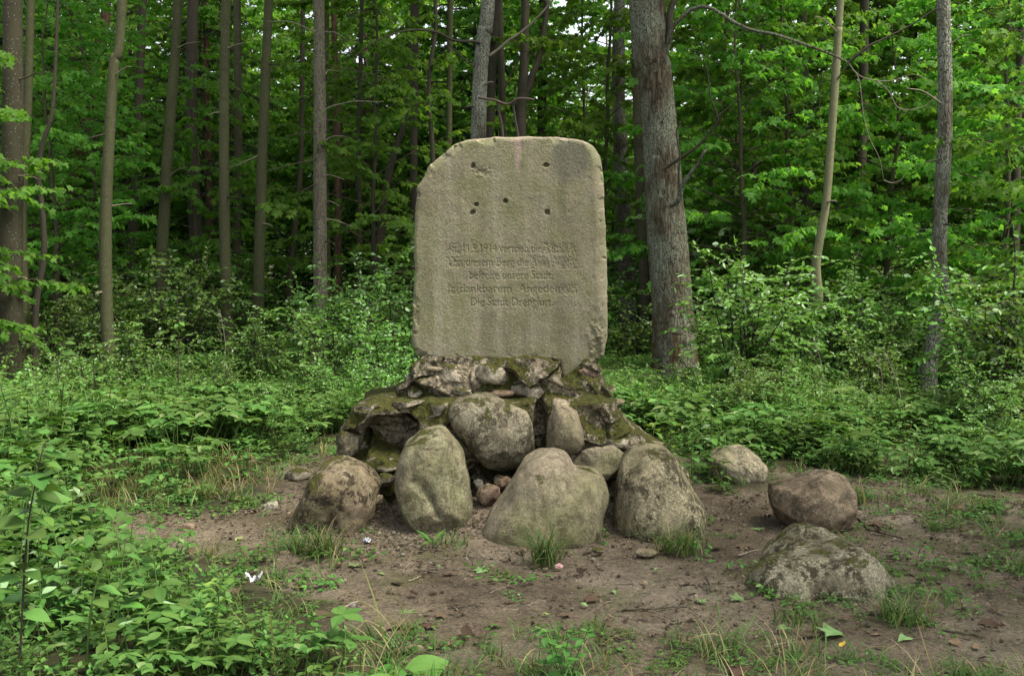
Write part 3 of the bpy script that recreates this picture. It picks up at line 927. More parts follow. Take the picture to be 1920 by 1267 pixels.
# low broad boulder: lobes blended into one body
lobes = [(1508, 5.50, .21, .25, .21), (1592, 5.14, .23, .21, .16), (1476, 5.16, .16, .2, .14), (1542, 5.32, .25, .28, .195), (1634, 5.03, .11, .14, .08)]
n_ = 150
ua, va = np.meshgrid(np.linspace(-.62, .62, n_), np.linspace(-.56, .56, n_), indexing='ij')
oc = np.array([at(1545, 1070, 5.3)[0], 5.3])
LX, LY = ua.ravel() + oc[0], va.ravel() + oc[1]
LP = np.column_stack([LX, LY, np.zeros(n_ * n_)])
acc = np.zeros(n_ * n_)
wx_, wy_ = .04 * fbm(LP, 5, 3, 400), .04 * fbm(LP, 5, 3, 401)
for (px_, yy_, rx_, ry_, hh_) in lobes:
    e2 = ((LX + wx_ - at(px_, 1000, yy_)[0]) / rx_) ** 2 + ((LY + wy_ - yy_) / ry_) ** 2
    zz_ = np.where(e2 < 1.35, (hh_ + .16) * np.sqrt(np.clip(1.35 - e2, 0, None) / 1.35) - .16, -.3)
    acc = acc + np.exp(14 * zz_)
LZ = np.log(acc) / 14
LZ = np.maximum(LZ, -.18) + .018 * fbm(LP, 6, 3, 402) + .008 * fbm(LP, 20, 3, 403)
oz = gh(oc[0], oc[1])
tag(link('boulder', new_mesh('boulder', np.column_stack([ua.ravel(), va.ravel(), LZ]), grid_faces(n_, n_, 0, True), M_B['rc']), (oc[0], oc[1], oz)), 'low broad mossy boulder ringed by weeds', 'boulder', 'loose boulders in the clearing')
for i, (lab, cx, cy_, w, hgt, Y, mk) in enumerate([
        ('fist-sized red stone wedged between two boulders', 918, 928, 52, 46, 6.42, 'red'), ('small dark red stone under the grey boulder', 942, 903, 42, 26, 6.58, 'red'),
        ('small white stone in the dark hollow', 897, 906, 22, 20, 6.55, 'white'), ('grey cobble behind the egg-shaped boulder', 722, 899, 34, 32, 6.55, 'b5'),
        ('flat stone chip lying on rubble', 727, 878, 46, 12, 6.62, 'st'), ('flat brown stone on the path near the pedestal', 562, 889, 52, 24, 7.3, 'st'),
        ('pale tan stone beside a leafy weed', 510, 949, 34, 18, 6.6, 'white'), ('pale chip of stone in front of the grass tuft', 533, 1037, 20, 13, 5.75, 'b6'),
        ('clod of earth and stone at a hollow', 352, 990, 34, 22, 6.2, 'rb'), ('flat tan stone beside the cone-shaped boulder', 1212, 1035, 50, 10, 5.85, 'b6'),
        ('small grey stone on the trodden earth', 1122, 1031, 26, 10, 5.8, 'st'), ('reddish flat stone at the grassy verge', 775, 1218, 40, 18, 4.42, 'b6'),
        ('small stone peeping from moss beyond the path', 1632, 880, 26, 14, 7.9, 'st'), ('grey pebble at the edge of the grass patch', 425, 915, 20, 12, 6.9, 'st'),
        ('slab of broken mortar on the rubble slope', 1224, 832, 50, 12, 6.95, 'b6'), ('brown stone in the rubble gully', 705, 935, 30, 22, 6.4, 'b6')]):
    n = 10
    aa = np.arange(n) / n * 2 * np.pi
    rr_ = 1 + 0.1 * rs.randn(n)
    ol = [(cx + w / 2 * math.cos(a) * r, cy_ + hgt / 2 * math.sin(a) * r) for a, r in zip(aa, rr_)]
    if i >= 5 and i not in (14, 15):
        Yn = GY_(cx, cy_ + hgt * .10)
        Y = Yn
    o = boulder('stone', lab, ol, Y, w / 2 * Y / FPX * 0.9, M_B[mk], 300 + i, 'small loose stones', None, sub=4, ridge=0.75)
    o['category'] = 'stone'

# ------------------------------------------------------------------ foliage kit
def norm(a):
    return a / (np.linalg.norm(a, axis=-1, keepdims=True) + 1e-9)


OVATE = (np.array([[0, 0, 0], [.22, .20, .03], [.5, .27, .05], [.8, .13, .03], [1, 0, -.04], [.8, -.13, .03], [.5, -.27, .05], [.22, -.20, .03], [.5, 0, 0]]),
         np.array([[0, 8, 1], [1, 8, 2], [2, 8, 3], [3, 8, 4], [4, 8, 5], [5, 8, 6], [6, 8, 7], [7, 8, 0]]))
SIMPLE = (np.array([[0, 0, 0], [.45, .28, .06], [1, 0, -.05], [.45, -.28, .06]]), np.array([[0, 2, 1], [0, 3, 2]]))
MAPLE = (np.array([[0, 0, 0], [.05, .30, .0], [-.02, .48, -.05], [.28, .34, .02], [.52, .56, -.06], [.60, .20, .03], [1, 0, -.08], [.60, -.20, .03], [.52, -.56, -.06], [.28, -.34, .02], [-.02, -.48, -.05], [.05, -.30, 0], [.35, 0, .03]]),
         np.array([[12, i + 1, i] for i in range(12)] ))
MAPLE[1][11] = [12, 0, 11]
MAPLE = (MAPLE[0], np.array([[12, (i + 1) % 12, i] for i in range(12)]))
BLADE = (np.array([[0, .03, 0], [0, -.03, 0], [.4, .026, .05], [.4, -.026, .05], [.75, .016, .0], [.75, -.016, .0], [1, 0, -.12]]), None)


class Leaves:
    def __init__(self):
        self.P, self.D, self.N, self.S, self.T = [], [], [], [], []

    def add(self, p, d, n, s, t):
        self.P.append(p)
        self.D.append(d)
        self.N.append(n)
        self.S.append(s)
        self.T.append(t)

    def mesh(self, name, tpl, mat, width=1.0):
        P, D, N = np.array(self.P, float), norm(np.array(self.D, float)), np.array(self.N, float)
        S, T = np.array(self.S, float), np.array(self.T, float)
        B = norm(np.cross(N, D))
        U = np.cross(D, B)
        tv, tf = tpl
        V = (P[:, None] + S[:, None, None] * (tv[None, :, 0:1] * D[:, None] + width * tv[None, :, 1:2] * B[:, None] + tv[None, :, 2:3] * U[:, None]))
        k = len(tv)
        F = (tf[None] + (np.arange(len(P)) * k)[:, None, None]).reshape(-1, tf.shape[1])
        return new_mesh(name, V.reshape(-1, 3), F, mat, False, {'tint': np.repeat(T, k)})


def rand_up(rng, j):
    return np.array([rng.normal(0, j), rng.normal(0, j), 1.0])


def leafy_twig(L, rng, pts, leaf, step, droop, jit, tint_mid, tint_sd, pale=0.0):
    seg = np.linalg.norm(np.diff(pts, axis=0), axis=1).sum()
    n = max(2, int(seg / step))
    for i in range(n + 1):
        f = 0.12 + 0.88 * i / n
        k = f * (len(pts) - 1)
        a = min(int(k), len(pts) - 2)
        p = pts[a] + (pts[a + 1] - pts[a]) * (k - a)
        tdir = norm(pts[a + 1] - pts[a])
        side = norm(np.cross(tdir, [0, 0, 1.0]) + 1e-6)
        for sgn in ((-1, 1) if i < n else (0,)):
            d = tdir * rng.uniform(.35, 1.0) + side * sgn * rng.uniform(.6, 1.1)
            d = d + np.array([0, 0, -droop * rng.uniform(.3, 1.6)]) + rng.normal(0, .15, 3)
            nrm = rand_up(rng, jit)
            t = np.clip(rng.normal(tint_mid, tint_sd), 0, .88)
            if rng.rand() < pale:
                t = rng.uniform(.92, 1.0)
                nrm = rng.normal(0, 1, 3)
            off = tdir * rng.uniform(-.3, .3) * step
            L.add(p + off, d, nrm, leaf * rng.uniform(.6, 1.2), t)


def gen_tree(seed, H, clear, spread, nprim, leaf, step=0.085, tpl=MAPLE, mat=None, r0=0.05, droop=.55, jit=.85, twig_gap=.24, tint=.45):
    """understorey tree: trunk, branch work, leaves; returns three meshes"""
    rng = np.random.RandomState(seed)
    tr, br, L = MB(), MB(), Leaves()
    n = 12
    z = np.linspace(0, H, n)
    wob = np.cumsum(rng.normal(0, .05, (n, 2)), 0) * np.linspace(0.2, 1, n)[:, None]
    tp = np.column_stack([wob, z])
    tp[0, 2] = -0.2
    tr.tube(spline(tp, 36), np.linspace(r0 * 1.15, r0 * .15, 36), 8)
    for i in range(nprim):
        f = (i + rng.rand() * .6) / nprim
        z0 = clear + (H - clear) * f
        az = i * 2.399 + rng.normal(0, .3)
        Lb = spread * (1 - .5 * f ** 1.8) * rng.uniform(.65, 1.2)
        el = rng.uniform(.05, .55) + .35 * f
        k = z0 / H * (n - 1)
        a = min(int(k), n - 2)
        p0 = tp[a] + (tp[a + 1] - tp[a]) * (k - a)
        m = 7
        pts = [p0]
        for s in range(m - 1):
            az += rng.normal(0, .13)
            e = el - .55 * s / (m - 1) + rng.normal(0, .06)
            pts.append(pts[-1] + Lb / (m - 1) * np.array([math.cos(az) * math.cos(e), math.sin(az) * math.cos(e), math.sin(e)]))
        pts = np.array(pts)
        rb = r0 * .32 * (Lb / spread) * (1 - .5 * f)
        br.tube(pts, np.linspace(rb, .004, m), 4)
        nt_ = max(3, int(Lb / twig_gap))
        for q in range(nt_):
            t = .18 + .82 * (q + rng.rand() * .5) / nt_
            kk = min(t, .999) * (m - 1)
            a = int(kk)
            p = pts[a] + (pts[a + 1] - pts[a]) * (kk - a)
            td = norm(pts[a + 1] - pts[a])
            base = math.atan2(td[1], td[0]) + (1 if q % 2 else -1) * rng.uniform(.5, 1.15)
            lt = (.3 + .55 * (1 - t)) * rng.uniform(.6, 1.3) * min(1, Lb / 1.6)
            ee = rng.uniform(-.25, .3)
            tw = [p]
            for s in range(3):
                ee -= rng.uniform(0, .18)
                base += rng.normal(0, .2)
                tw.append(tw[-1] + lt / 3 * np.array([math.cos(base) * math.cos(ee), math.sin(base) * math.cos(ee), math.sin(ee)]))
            tw = np.array(tw)
            br.tube(tw, [.005, .004, .003, .002], 3, False)
            leafy_twig(L, rng, tw, leaf, step, droop, jit, tint, .2)
        leafy_twig(L, rng, pts[-3:], leaf, step, droop, jit, tint, .2)
    return tr, br.mesh('branchwork', TWIG), L.mesh('crown', tpl, mat or LEAF_FOREST)


def gen_bush(seed, H, spread, nstem, leaf, step=.06, tpl=OVATE, mat=None, pale=0.0, tint=.5, twigs=9, jit=.55, base_r=.012):
    rng = np.random.RandomState(seed)
    br, L = MB(), Leaves()
    for i in range(nstem):
        az = i * 2.399 + rng.normal(0, .4)
        lean = rng.uniform(.1, 1.0) * spread
        h = H * rng.uniform(.55, 1.05) * (1 - .25 * (lean / spread) ** 2)
        b0 = np.array([rng.normal(0, .12) * spread, rng.normal(0, .12) * spread, -.1])
        m = 8
        pts = []
        for s in range(m):
            t = s / (m - 1)
            pts.append(b0 + np.array([math.cos(az) * lean * t ** 1.5, math.sin(az) * lean * t ** 1.5, (h + .1) * (t - .12 * t * t)]) + rng.normal(0, .03, 3) * t)
        pts = np.array(pts)
        br.tube(pts, np.linspace(base_r, .003, m), 4)
        for q in range(twigs):
            t = .22 + .78 * (q + rng.rand()) / twigs
            kk = min(t, .999) * (m - 1)
            a = int(kk)
            p = pts[a] + (pts[a + 1] - pts[a]) * (kk - a)
            ba, ee = rng.uniform(0, 6.28), rng.uniform(-.1, .7)
            lt = rng.uniform(.25, .6) * (1.15 - .5 * t) * max(.5, H / 1.6)
            tw = [p]
            for s in range(3):
                ee -= rng.uniform(.05, .3)
                ba += rng.normal(0, .25)
                tw.append(tw[-1] + lt / 3 * np.array([math.cos(ba) * math.cos(ee), math.sin(ba) * math.cos(ee), math.sin(ee)]))
            tw = np.array(tw)
            br.tube(tw, [.005, .004, .003, .002], 3, False)
            leafy_twig(L, rng, tw, leaf, step, .25, jit, tint, .2, pale * (1.6 * t))
        leafy_twig(L, rng, pts[-3:], leaf, step, .2, jit, tint + .1, .2, pale * 2)
    return br.mesh('stems', DARKSTEM), L.mesh('foliage', tpl, mat or LEAF_BUSH)


def gen_canopy(seed, rad, hgt, n, leaf, mat):
    """high crown of a tall tree: clumps of leaves in an ellipsoid shell with gaps"""
    rng = np.random.RandomState(seed)
    L = Leaves()
    br = MB()
    nc = 46
    for i in range(nc):
        d = norm(rng.normal(0, 1, 3))
        r = rng.uniform(.35, 1.0)
        c = d * r * np.array([rad, rad, hgt / 2]) + np.array([0, 0, hgt / 2])
        b0 = np.array([0, 0, max(0, c[2] - .45 * rad * r - .5)])
        mid = (b0 + c) / 2 + np.array([0, 0, .25])
        br.tube(np.array([b0, mid, c]), [.05, .03, .01], 4, False)
        for q in range(n // nc):
            p = c + rng.normal(0, 1, 3) * np.array([.85, .85, .4])
            L.add(p, rng.normal(0, 1, 3) * np.array([1, 1, .4]), rand_up(rng, .5), leaf * rng.uniform(.6, 1.2), rng.rand())
    return br.mesh('branchwork', TWIG), L.mesh('crown', SIMPLE, mat)


def gen_conifer(seed, H, clear, spread, mat):
    rng = np.random.RandomState(seed)
    br, L = MB(), Leaves()
    z, i = clear, 0
    while z < H - .3:
        f = (z - clear) / (H - clear)
        Lb = spread * (1 - .85 * f) * rng.uniform(.7, 1.15)
        az = i * 2.399
        m = 6
        pts = [np.array([0, 0, z])]
        for s in range(m - 1):
            e = .12 - .5 * math.sin(s / (m - 1) * 2.2)
            pts.append(pts[-1] + Lb / (m - 1) * np.array([math.cos(az) * math.cos(e), math.sin(az) * math.cos(e), math.sin(e)]))
        pts = np.array(pts)
        br.tube(pts, np.linspace(.025, .006, m), 4, False)
        for q in range(int(Lb / .12)):
            t = .2 + .8 * (q + rng.rand()) / (Lb / .12)
            kk = min(t, .999) * (m - 1)
            a = int(kk)
            p = pts[a] + (pts[a + 1] - pts[a]) * (kk - a)
            td = norm(pts[a + 1] - pts[a])
            sd = np.array([-td[1], td[0], 0])
            for sg in (-1, 1):
                d = td * .7 + sd * sg + np.array([0, 0, -.6])
                ln = rng.uniform(.25, .5)
                for w in range(7):
                    pp = p + norm(d) * ln * w / 7
                    for s2 in (-1, 1):
                        L.add(pp, d + rng.normal(0, .35, 3) + s2 * np.cross(norm(d), [0, 0, 1]) * .8, rand_up(rng, .6), .11, rng.rand())
        z += rng.uniform(.10, .2)
        i += 1
    return br.mesh('branchwork', TWIG), L.mesh('crown', SIMPLE, mat, .35)


UNDER = [gen_tree(501, 7.0, .9, 2.4, 44, .135), gen_tree(502, 9.0, 1.4, 2.9, 50, .14), gen_tree(503, 5.0, .5, 2.0, 36, .125),
         gen_tree(504, 11.0, 2.4, 3.0, 48, .145, tint=.55), gen_tree(505, 8.0, .7, 2.6, 44, .105, .075, OVATE, tint=.45)]
CANOPY = [gen_canopy(511, 3.4, 8.0, 1500, .30, LEAF_CANOPY), gen_canopy(512, 3.8, 8.0, 1650, .32, LEAF_CANOPY), gen_canopy(513, 3.0, 7.0, 1250, .28, LEAF_CANOPY)]
CONIF = [gen_conifer(521, 12.0, 2.8, 2.4, NEEDLE)]
BUSH = [gen_bush(531, 1.5, .9, 15, .062, .05, pale=.09, twigs=13), gen_bush(532, 1.15, 1.0, 15, .055, .048, pale=.07, twigs=13), gen_bush(533, 1.9, .8, 12, .07, .052, pale=.11, twigs=13), gen_bush(534, .95, .7, 12, .05, .042, pale=.05, tint=.5, twigs=12)]


# ------------------------------------------------------------------ trees that can be told apart
def trunk_mesh(pts, rad, mat, base, sides=18, rings=60, bumps=.03, fl=0.35, seed=0, fine=0.0):
    P = spline(pts, rings)
    rr = np.interp(np.linspace(0, 1, rings), np.linspace(0, 1, len(rad)), rad)
    hz = P[:, 2] - P[0, 2]
    rr = rr * (1 + fl * np.exp(-hz / .28))
    mb = MB()
    mb.tube(P, rr, sides)
    V = mb.V[0]
    ctr = np.repeat(P, sides, 0)
    d = V - ctr
    u = norm(d)
    rad_ = np.linalg.norm(d, axis=1, keepdims=True)
    Q = V * np.array([1, 1, .35])
    k = bumps * fbm(Q, 3.0, 3, seed)[:, None] + .5 * bumps * fbm(V, 1.3, 2, seed + 3)[:, None]
    # root flare lobes
    a = np.arctan2(u[:, 1], u[:, 0])
    lob = (.28 * fl * np.cos(a * 5 + seed) * np.exp(-(ctr[:, 2] - P[0, 2]) / .22))[:, None]
    V = V + u * rad_ * (k + lob)
    if fine:
        QQ = np.column_stack([V[:, 0], V[:, 1], V[:, 2] * .2])
        V = V + u * (fine * (1 - np.abs(fbm(QQ, 26, 3, seed + 7)) * 2) + fine * .5 * fbm(V, 40, 2, seed + 8))[:, None]
    mb.V[0] = V - np.asarray(base)
    mb.V[1] = mb.V[1] - np.asarray(base)
    return mb.mesh('trunk', mat)


def tall_tree(label, path, widths, Y, bark, H=15.0, canopy=0, name='tree', sides=18, rings=60, group=None, fine=0.0, fl=.35, can_z=None, seed=None, **kw):
    """path: image points from the base upwards, widths: pixels at the same points"""
    global LAST
    LAST = (list(path), list(widths))
    pts = [at(px, py, Y) for px, py in path]
    pts[0][2] = gh(pts[0][0], Y) - .12
    rad = [w * Y / FPX / 2 for w in widths]
    top = pts[-1].copy()
    if H > top[2] + .5:
        d = (pts[-1] - pts[-2]) / max(1e-3, pts[-1][2] - pts[-2][2])
        d[:2] = np.clip(d[:2], -.07, .07)
        mid = top + d * (H - top[2]) * .5
        end = top + d * (H - top[2])
        pts += [mid, end]
        rad += [rad[-1] * .8, rad[-1] * .35]
    seed = seed if seed is not None else int(path[0][0])
    base = np.array([pts[0][0], Y, gh(pts[0][0], Y)])
    t = empty(name, base, label, 'tree', group)
    # parametrise the radii by height
    TRUNK[t.name] = link('trunk', trunk_mesh(np.array(pts), rad, BARK[bark], base, sides, rings, seed=seed, fine=fine, fl=fl, **kw), (0, 0, 0), t)
    if canopy is not None and H > 8:
        b, c = CANOPY[canopy % 3]
        cz = can_z if can_z is not None else H - 6.0
        end = pts[-1] - base
        lc = (end[0], end[1], cz)
        rz = seed * .7
        link('branchwork', b, lc, t, (0, 0, rz))
        link('crown', c, lc, t, (0, 0, rz))
    return t, base


def limb(tree, base, path, Y, r0, r1, mat=TWIG, name='branch', n=24, dy=0.0, seed=0):
    W = np.array([at(px, py, Y + dy * i / (len(path) - 1)) for i, (px, py) in enumerate(path)])
    W = spline(W, n)
    W = W + .012 * np.column_stack([vnoise(W * 6 + 3 * k, seed + k) for k in range(3)]) * (r0 > .01)
    mb = MB()
    mb.tube(W - base, np.linspace(r0, r1, n), 7)
    return link(name, mb.mesh(name, mat), (0, 0, 0), TRUNK[tree.name])


GY = lambda px, py: float(gnd(px, py)[1])
T, PATHS, WID, TRUNK = {}, {}, {}, {}
T['L1'] = tall_tree('thick smooth grey-brown trunk speckled with pale lichen, broadest of the smooth trunks', [(14, 712), (18, 600), (20, 450), (24, 250), (24, 0)], [50, 45, 42, 38, 34], GY(14, 712), 'smooth_dark', 18, 1, 'beech_tree')
PATHS['L1'], WID['L1'] = LAST
T['L1b'] = tall_tree('slim olive trunk standing close behind the broadest smooth trunk', [(48, 700), (46, 560), (42, 400), (52, 200), (58, 0)], [19, 17, 16, 15, 14], GY(48, 698), 'smooth', 14, None, 'beech_tree')
PATHS['L1b'], WID['L1b'] = LAST
T['L1c'] = tall_tree('thin sinuous sapling stem bending in an S beside the slim olive trunk', [(66, 702), (66, 620), (70, 555), (82, 480), (80, 400), (72, 330), (80, 270), (97, 215), (104, 120)], [12, 11, 11, 11, 10, 10, 9, 8, 6], GY(66, 700), 'dark', 6.5, None, 'sapling', fl=.2)
PATHS['L1c'], WID['L1c'] = LAST
T['L2'] = tall_tree('straight olive smooth-barked trunk with a knot scar at chest height', [(209, 706), (203, 640), (198, 520), (199, 380), (206, 240), (214, 120), (229, 0)], [24, 23, 23, 22, 20, 19, 18], GY(209, 704), 'smooth', 17, 0, 'beech_tree')
PATHS['L2'], WID['L2'] = LAST
T['L3'] = tall_tree('dark slim trunk behind leafy bush with a bare upper stem', [(243, 600), (248, 450), (256, 300), (262, 150), (268, 0)], [20, 18, 16, 15, 14], 24, 'dark', 17, 2)
PATHS['L3'], WID['L3'] = LAST
T['L5'] = tall_tree('leaning reddish-brown rough pine trunk deep in shade', [(100, 560), (116, 480), (133, 390), (150, 290), (185, 90), (200, 0)], [24, 22, 21, 20, 18, 17], 27, 'pine', 18, 1, 'pine_tree')
PATHS['L5'], WID['L5'] = LAST
T['L4'] = tall_tree('smooth olive trunk rising out of the pale-leaved bush', [(296, 640), (302, 520), (308, 400), (317, 250), (327, 120), (334, 0)], [24, 23, 21, 20, 18, 17], 18.5, 'smooth', 17, 2, 'beech_tree')
PATHS['L4'], WID['L4'] = LAST
T['L6'] = tall_tree('straight smooth trunk, front one of a close pair by the fern-green herbs', [(430, 655), (425, 560), (421, 420), (420, 280), (421, 130), (424, 0)], [20, 20, 20, 19, 18, 17], 17.5, 'smooth', 18, 0, 'beech_tree')
PATHS['L6'], WID['L6'] = LAST
T['L7'] = tall_tree('thinner dark trunk with a slight crook, rear one of a close pair', [(456, 612), (446, 540), (444, 440), (447, 300), (446, 150), (445, 0)], [17, 17, 16, 15, 14, 13], 21, 'smooth_brown', 17, None, 'beech_tree')
PATHS['L7'], WID['L7'] = LAST
T['L8'] = tall_tree('smooth olive trunk standing just clear of the close pair', [(486, 642), (485, 540), (488, 420), (492, 280), (498, 140), (504, 0)], [21, 21, 20, 19, 18, 16], 18, 'smooth', 18, 2, 'beech_tree')
PATHS['L8'], WID['L8'] = LAST
T['L9'] = tall_tree('slender leaning trunk between the smooth trunks and the spruce', [(540, 560), (546, 490), (556, 400), (564, 300), (566, 160)], [13, 12, 11, 10, 9], 26, 'smooth_brown', 12, None)
PATHS['L9'], WID['L9'] = LAST
T['L10'] = tall_tree('pale flecked spruce trunk with short dead branch stubs', [(601, 620), (601, 540), (600, 400), (600, 250), (599, 120), (598, 0)], [27, 26, 25, 24, 22, 20], 17, 'spruce', 20, None, 'spruce_tree', fl=.2)
PATHS['L10'], WID['L10'] = LAST
T['L11'] = tall_tree('narrow mossy trunk pressed close behind the spruce', [(614, 600), (614, 500), (612, 350), (611, 200), (612, 60)], [13, 12, 11, 11, 10], 20, 'smooth', 14, None)
PATHS['L11'], WID['L11'] = LAST
T['C1'] = tall_tree('slim pale pole-like trunk rising behind the slab', [(838, 600), (841, 400), (842, 280), (843, 130), (845, 0)], [13, 12, 11, 11, 10], 20, 'smooth', 15, 0)
PATHS['C1'], WID['C1'] = LAST
T['C2'] = tall_tree('thin wavy sapling stem with a kink, in front of the pole-like trunk', [(808, 600), (812, 400), (811, 280), (804, 190), (806, 130), (816, 60), (816, 0)], [11, 10, 9, 8, 8, 7, 7], 18.5, 'dark', 8, None, 'sapling', fl=.2)
PATHS['C2'], WID['C2'] = LAST
T['C3'] = tall_tree('sturdy grey-brown trunk seen over the middle of the slab', [(890, 640), (893, 450), (897, 255), (900, 150), (908, 60), (917, -20)], [33, 31, 29, 27, 26, 25], 16, 'grey', 17, 1)
PATHS['C3'], WID['C3'] = LAST
T['C3b'] = tall_tree('shaded trunk directly behind the sturdy grey-brown one', [(912, 600), (914, 400), (918, 255), (924, 120), (932, 0)], [18, 17, 16, 15, 14], 21, 'dark', 16, None)
PATHS['C3b'], WID['C3b'] = LAST
T['C4'] = tall_tree('dark forked trunk seen beyond the iron bracket', [(974, 600), (975, 400), (977, 220), (983, 120), (985, 0)], [24, 22, 20, 17, 15], 20, 'dark', 16, 2)
PATHS['C4'], WID['C4'] = LAST
T['C5'] = tall_tree('dark slender trunk between the iron rods and the sturdy trunk', [(945, 600), (944, 400), (942, 200), (938, 60)], [15, 14, 13, 12], 23, 'dark', 14, None)
PATHS['C5'], WID['C5'] = LAST
T['R0'] = tall_tree('mid-grey trunk in the shade behind the great oak', [(1180, 560), (1172, 450), (1166, 330), (1160, 200), (1160, 60), (1162, 0)], [34, 32, 28, 25, 22, 20], 23, 'grey', 18, 0)
PATHS['R0'], WID['R0'] = LAST
T['R0b'] = tall_tree('slim grey trunk half hidden by the great oak', [(1212, 625), (1208, 520), (1202, 400), (1197, 250), (1193, 120), (1190, 0)], [21, 20, 19, 18, 17, 16], 19, 'smooth_brown', 16, None)
PATHS['R0b'], WID['R0b'] = LAST
T['R1'] = tall_tree('great rough-barked oak trunk with grey lichen and a seam down its base', [(1269, 706), (1262, 600), (1254, 480), (1244, 360), (1237, 250), (1226, 130), (1212, 0)], [84, 76, 71, 67, 62, 61, 65], GY(1269, 700), 'oak', 19, 1, 'oak_tree', 72, 300, fine=.012, fl=.18, seed=3)
PATHS['R1'], WID['R1'] = LAST
T['R2'] = tall_tree('pale green slender trunk with a crooked foot', [(1524, 640), (1527, 600), (1534, 560), (1530, 500), (1537, 450), (1549, 380), (1557, 280), (1564, 180), (1572, 60), (1576, 0)], [21, 19, 18, 17, 16, 15, 15, 15, 14, 13], 14.5, 'pale', 13, 2, fl=.1)
PATHS['R2'], WID['R2'] = LAST
T['R3'] = tall_tree('dark straight trunk behind the pale crooked one', [(1598, 560), (1602, 480), (1611, 380), (1616, 260), (1619, 130), (1621, 0)], [22, 21, 19, 18, 17, 16], 20, 'dark', 17, 0)
PATHS['R3'], WID['R3'] = LAST
T['R4'] = tall_tree('grey lichen-flecked trunk that bows near its base', [(1741, 738), (1742, 690), (1753, 630), (1766, 570), (1762, 500), (1763, 400), (1770, 280), (1772, 190), (1771, 90), (1768, 0)], [32, 28, 28, 30, 27, 26, 26, 26, 25, 24], GY(1741, 734), 'grey', 17, 1, 'maple_tree', 28, 120, fine=.003)
PATHS['R4'], WID['R4'] = LAST
T['R5'] = tall_tree('dark narrow trunk at the edge of the thicket beyond the young maple', [(1898, 600), (1904, 420), (1906, 250), (1914, 100), (1918, 0)], [18, 17, 16, 15, 14], 19, 'dark', 16, 2)
PATHS['R5'], WID['R5'] = LAST
T['R6'] = tall_tree('stout dark trunk deep in the wood behind the pale-leaved shrub', [(1517, 620), (1516, 500), (1512, 400), (1508, 250), (1505, 100)], [29, 27, 25, 23, 20], 24, 'dark', 18, 1)
PATHS['R6'], WID['R6'] = LAST
T['R7'] = tall_tree('brown trunk deep in the wood beside the stout dark one', [(1486, 590), (1484, 480), (1480, 350), (1478, 200)], [20, 19, 17, 15], 27, 'smooth_brown', 17, None)
PATHS['R7'], WID['R7'] = LAST
T['R8'] = tall_tree('thin leaning dark stem between the oak and the stout dark trunk', [(1398, 560), (1404, 470), (1412, 350), (1420, 230)], [12, 11, 10, 8], 24, 'dark', 10, None)
PATHS['R8'], WID['R8'] = LAST
T['R9'] = tall_tree('slanting pale-brown stem just beyond the oak', [(1300, 560), (1318, 440), (1332, 340), (1345, 250)], [13, 12, 10, 9], 20, 'smooth', 9, None)
PATHS['R9'], WID['R9'] = LAST
T['C6'] = tall_tree('dark wavy trunk in the gloom beside the slab shoulder', [(770, 620), (772, 520), (776, 400), (776, 280), (779, 130)], [15, 15, 14, 13, 11], 24, 'dark', 14, 0)
PATHS['C6'], WID['C6'] = LAST
T['C7'] = tall_tree('steeply slanting dark stem crossing the gloom beside the slab', [(690, 600), (724, 360), (742, 280), (762, 210)], [17, 14, 12, 10], 22, 'dark', 9, None)
PATHS['C7'], WID['C7'] = LAST
T['C8'] = tall_tree('reddish dark trunk between spruce and slab', [(632, 600), (634, 400), (632, 250), (628, 100)], [14, 14, 13, 11], 26, 'pine', 15, None, 'pine_tree')
PATHS['C8'], WID['C8'] = LAST
T['C9'] = tall_tree('straight thin stem midway between spruce and slab', [(668, 600), (674, 420), (672, 300), (676, 120)], [11, 10, 9, 8], 25, 'dark', 13, None)
PATHS['C9'], WID['C9'] = LAST

# oak limbs
o, b = T['R1']
Yo = b[1]
limb(o, b, [(1246, 130), (1250, 90), (1268, 45), (1305, 14), (1340, 20), (1400, 54), (1455, 66), (1520, 88), (1580, 112), (1592, 118)], Yo, .036, .012, BARK['oak'], dy=-1.2)
limb(o, b, [(1591, 117), (1625, 90), (1680, 62), (1740, 28), (1790, -10)], Yo - 1.2, .017, .008, BARK['dark'], dy=-.3)
limb(o, b, [(1591, 117), (1603, 135), (1625, 148), (1670, 152), (1715, 140), (1760, 162)], Yo - 1.2, .009, .003, PALETWIG, dy=-.3)
limb(o, b, [(1603, 135), (1612, 155), (1620, 220), (1632, 262), (1650, 300), (1657, 340)], Yo - 1.2, .006, .0025, PALETWIG, dy=-.2)
limb(o, b, [(1640, 150), (1665, 170), (1682, 200), (1705, 206), (1735, 198), (1755, 180)], Yo - 1.3, .008, .003, PALETWIG, dy=-.1)
limb(o, b, [(1657, 338), (1672, 343), (1690, 338), (1694, 330)], Yo - 1.4, .007, .003, PALETWIG, n=10)
limb(o, b, [(1568, 108), (1562, 118), (1545, 140), (1538, 180), (1536, 230)], Yo - 1.15, .008, .003, BARK['dark'])
limb(o, b, [(1243, 318), (1262, 305), (1290, 288), (1318, 262), (1342, 232), (1344, 215), (1332, 180), (1326, 140), (1318, 110)], Yo - .35, .022, .007, BARK['dark'], dy=-.6)
limb(o, b, [(1342, 220), (1375, 195), (1400, 165), (1440, 125)], Yo - .8, .009, .003, BARK['dark'], dy=-.2)
limb(o, b, [(1255, 385), (1272, 375), (1280, 345), (1300, 318), (1324, 282)], Yo - .38, .045, .018, BARK['oak'], dy=-.4)
limb(o, b, [(1275, 365), (1272, 330), (1275, 290), (1268, 250), (1275, 228)], Yo - .42, .016, .008, BARK['dark'], dy=-.2)
limb(o, b, [(1236, 120), (1255, 70), (1258, 20), (1275, -30)], Yo - .1, .06, .04, BARK['dark'])
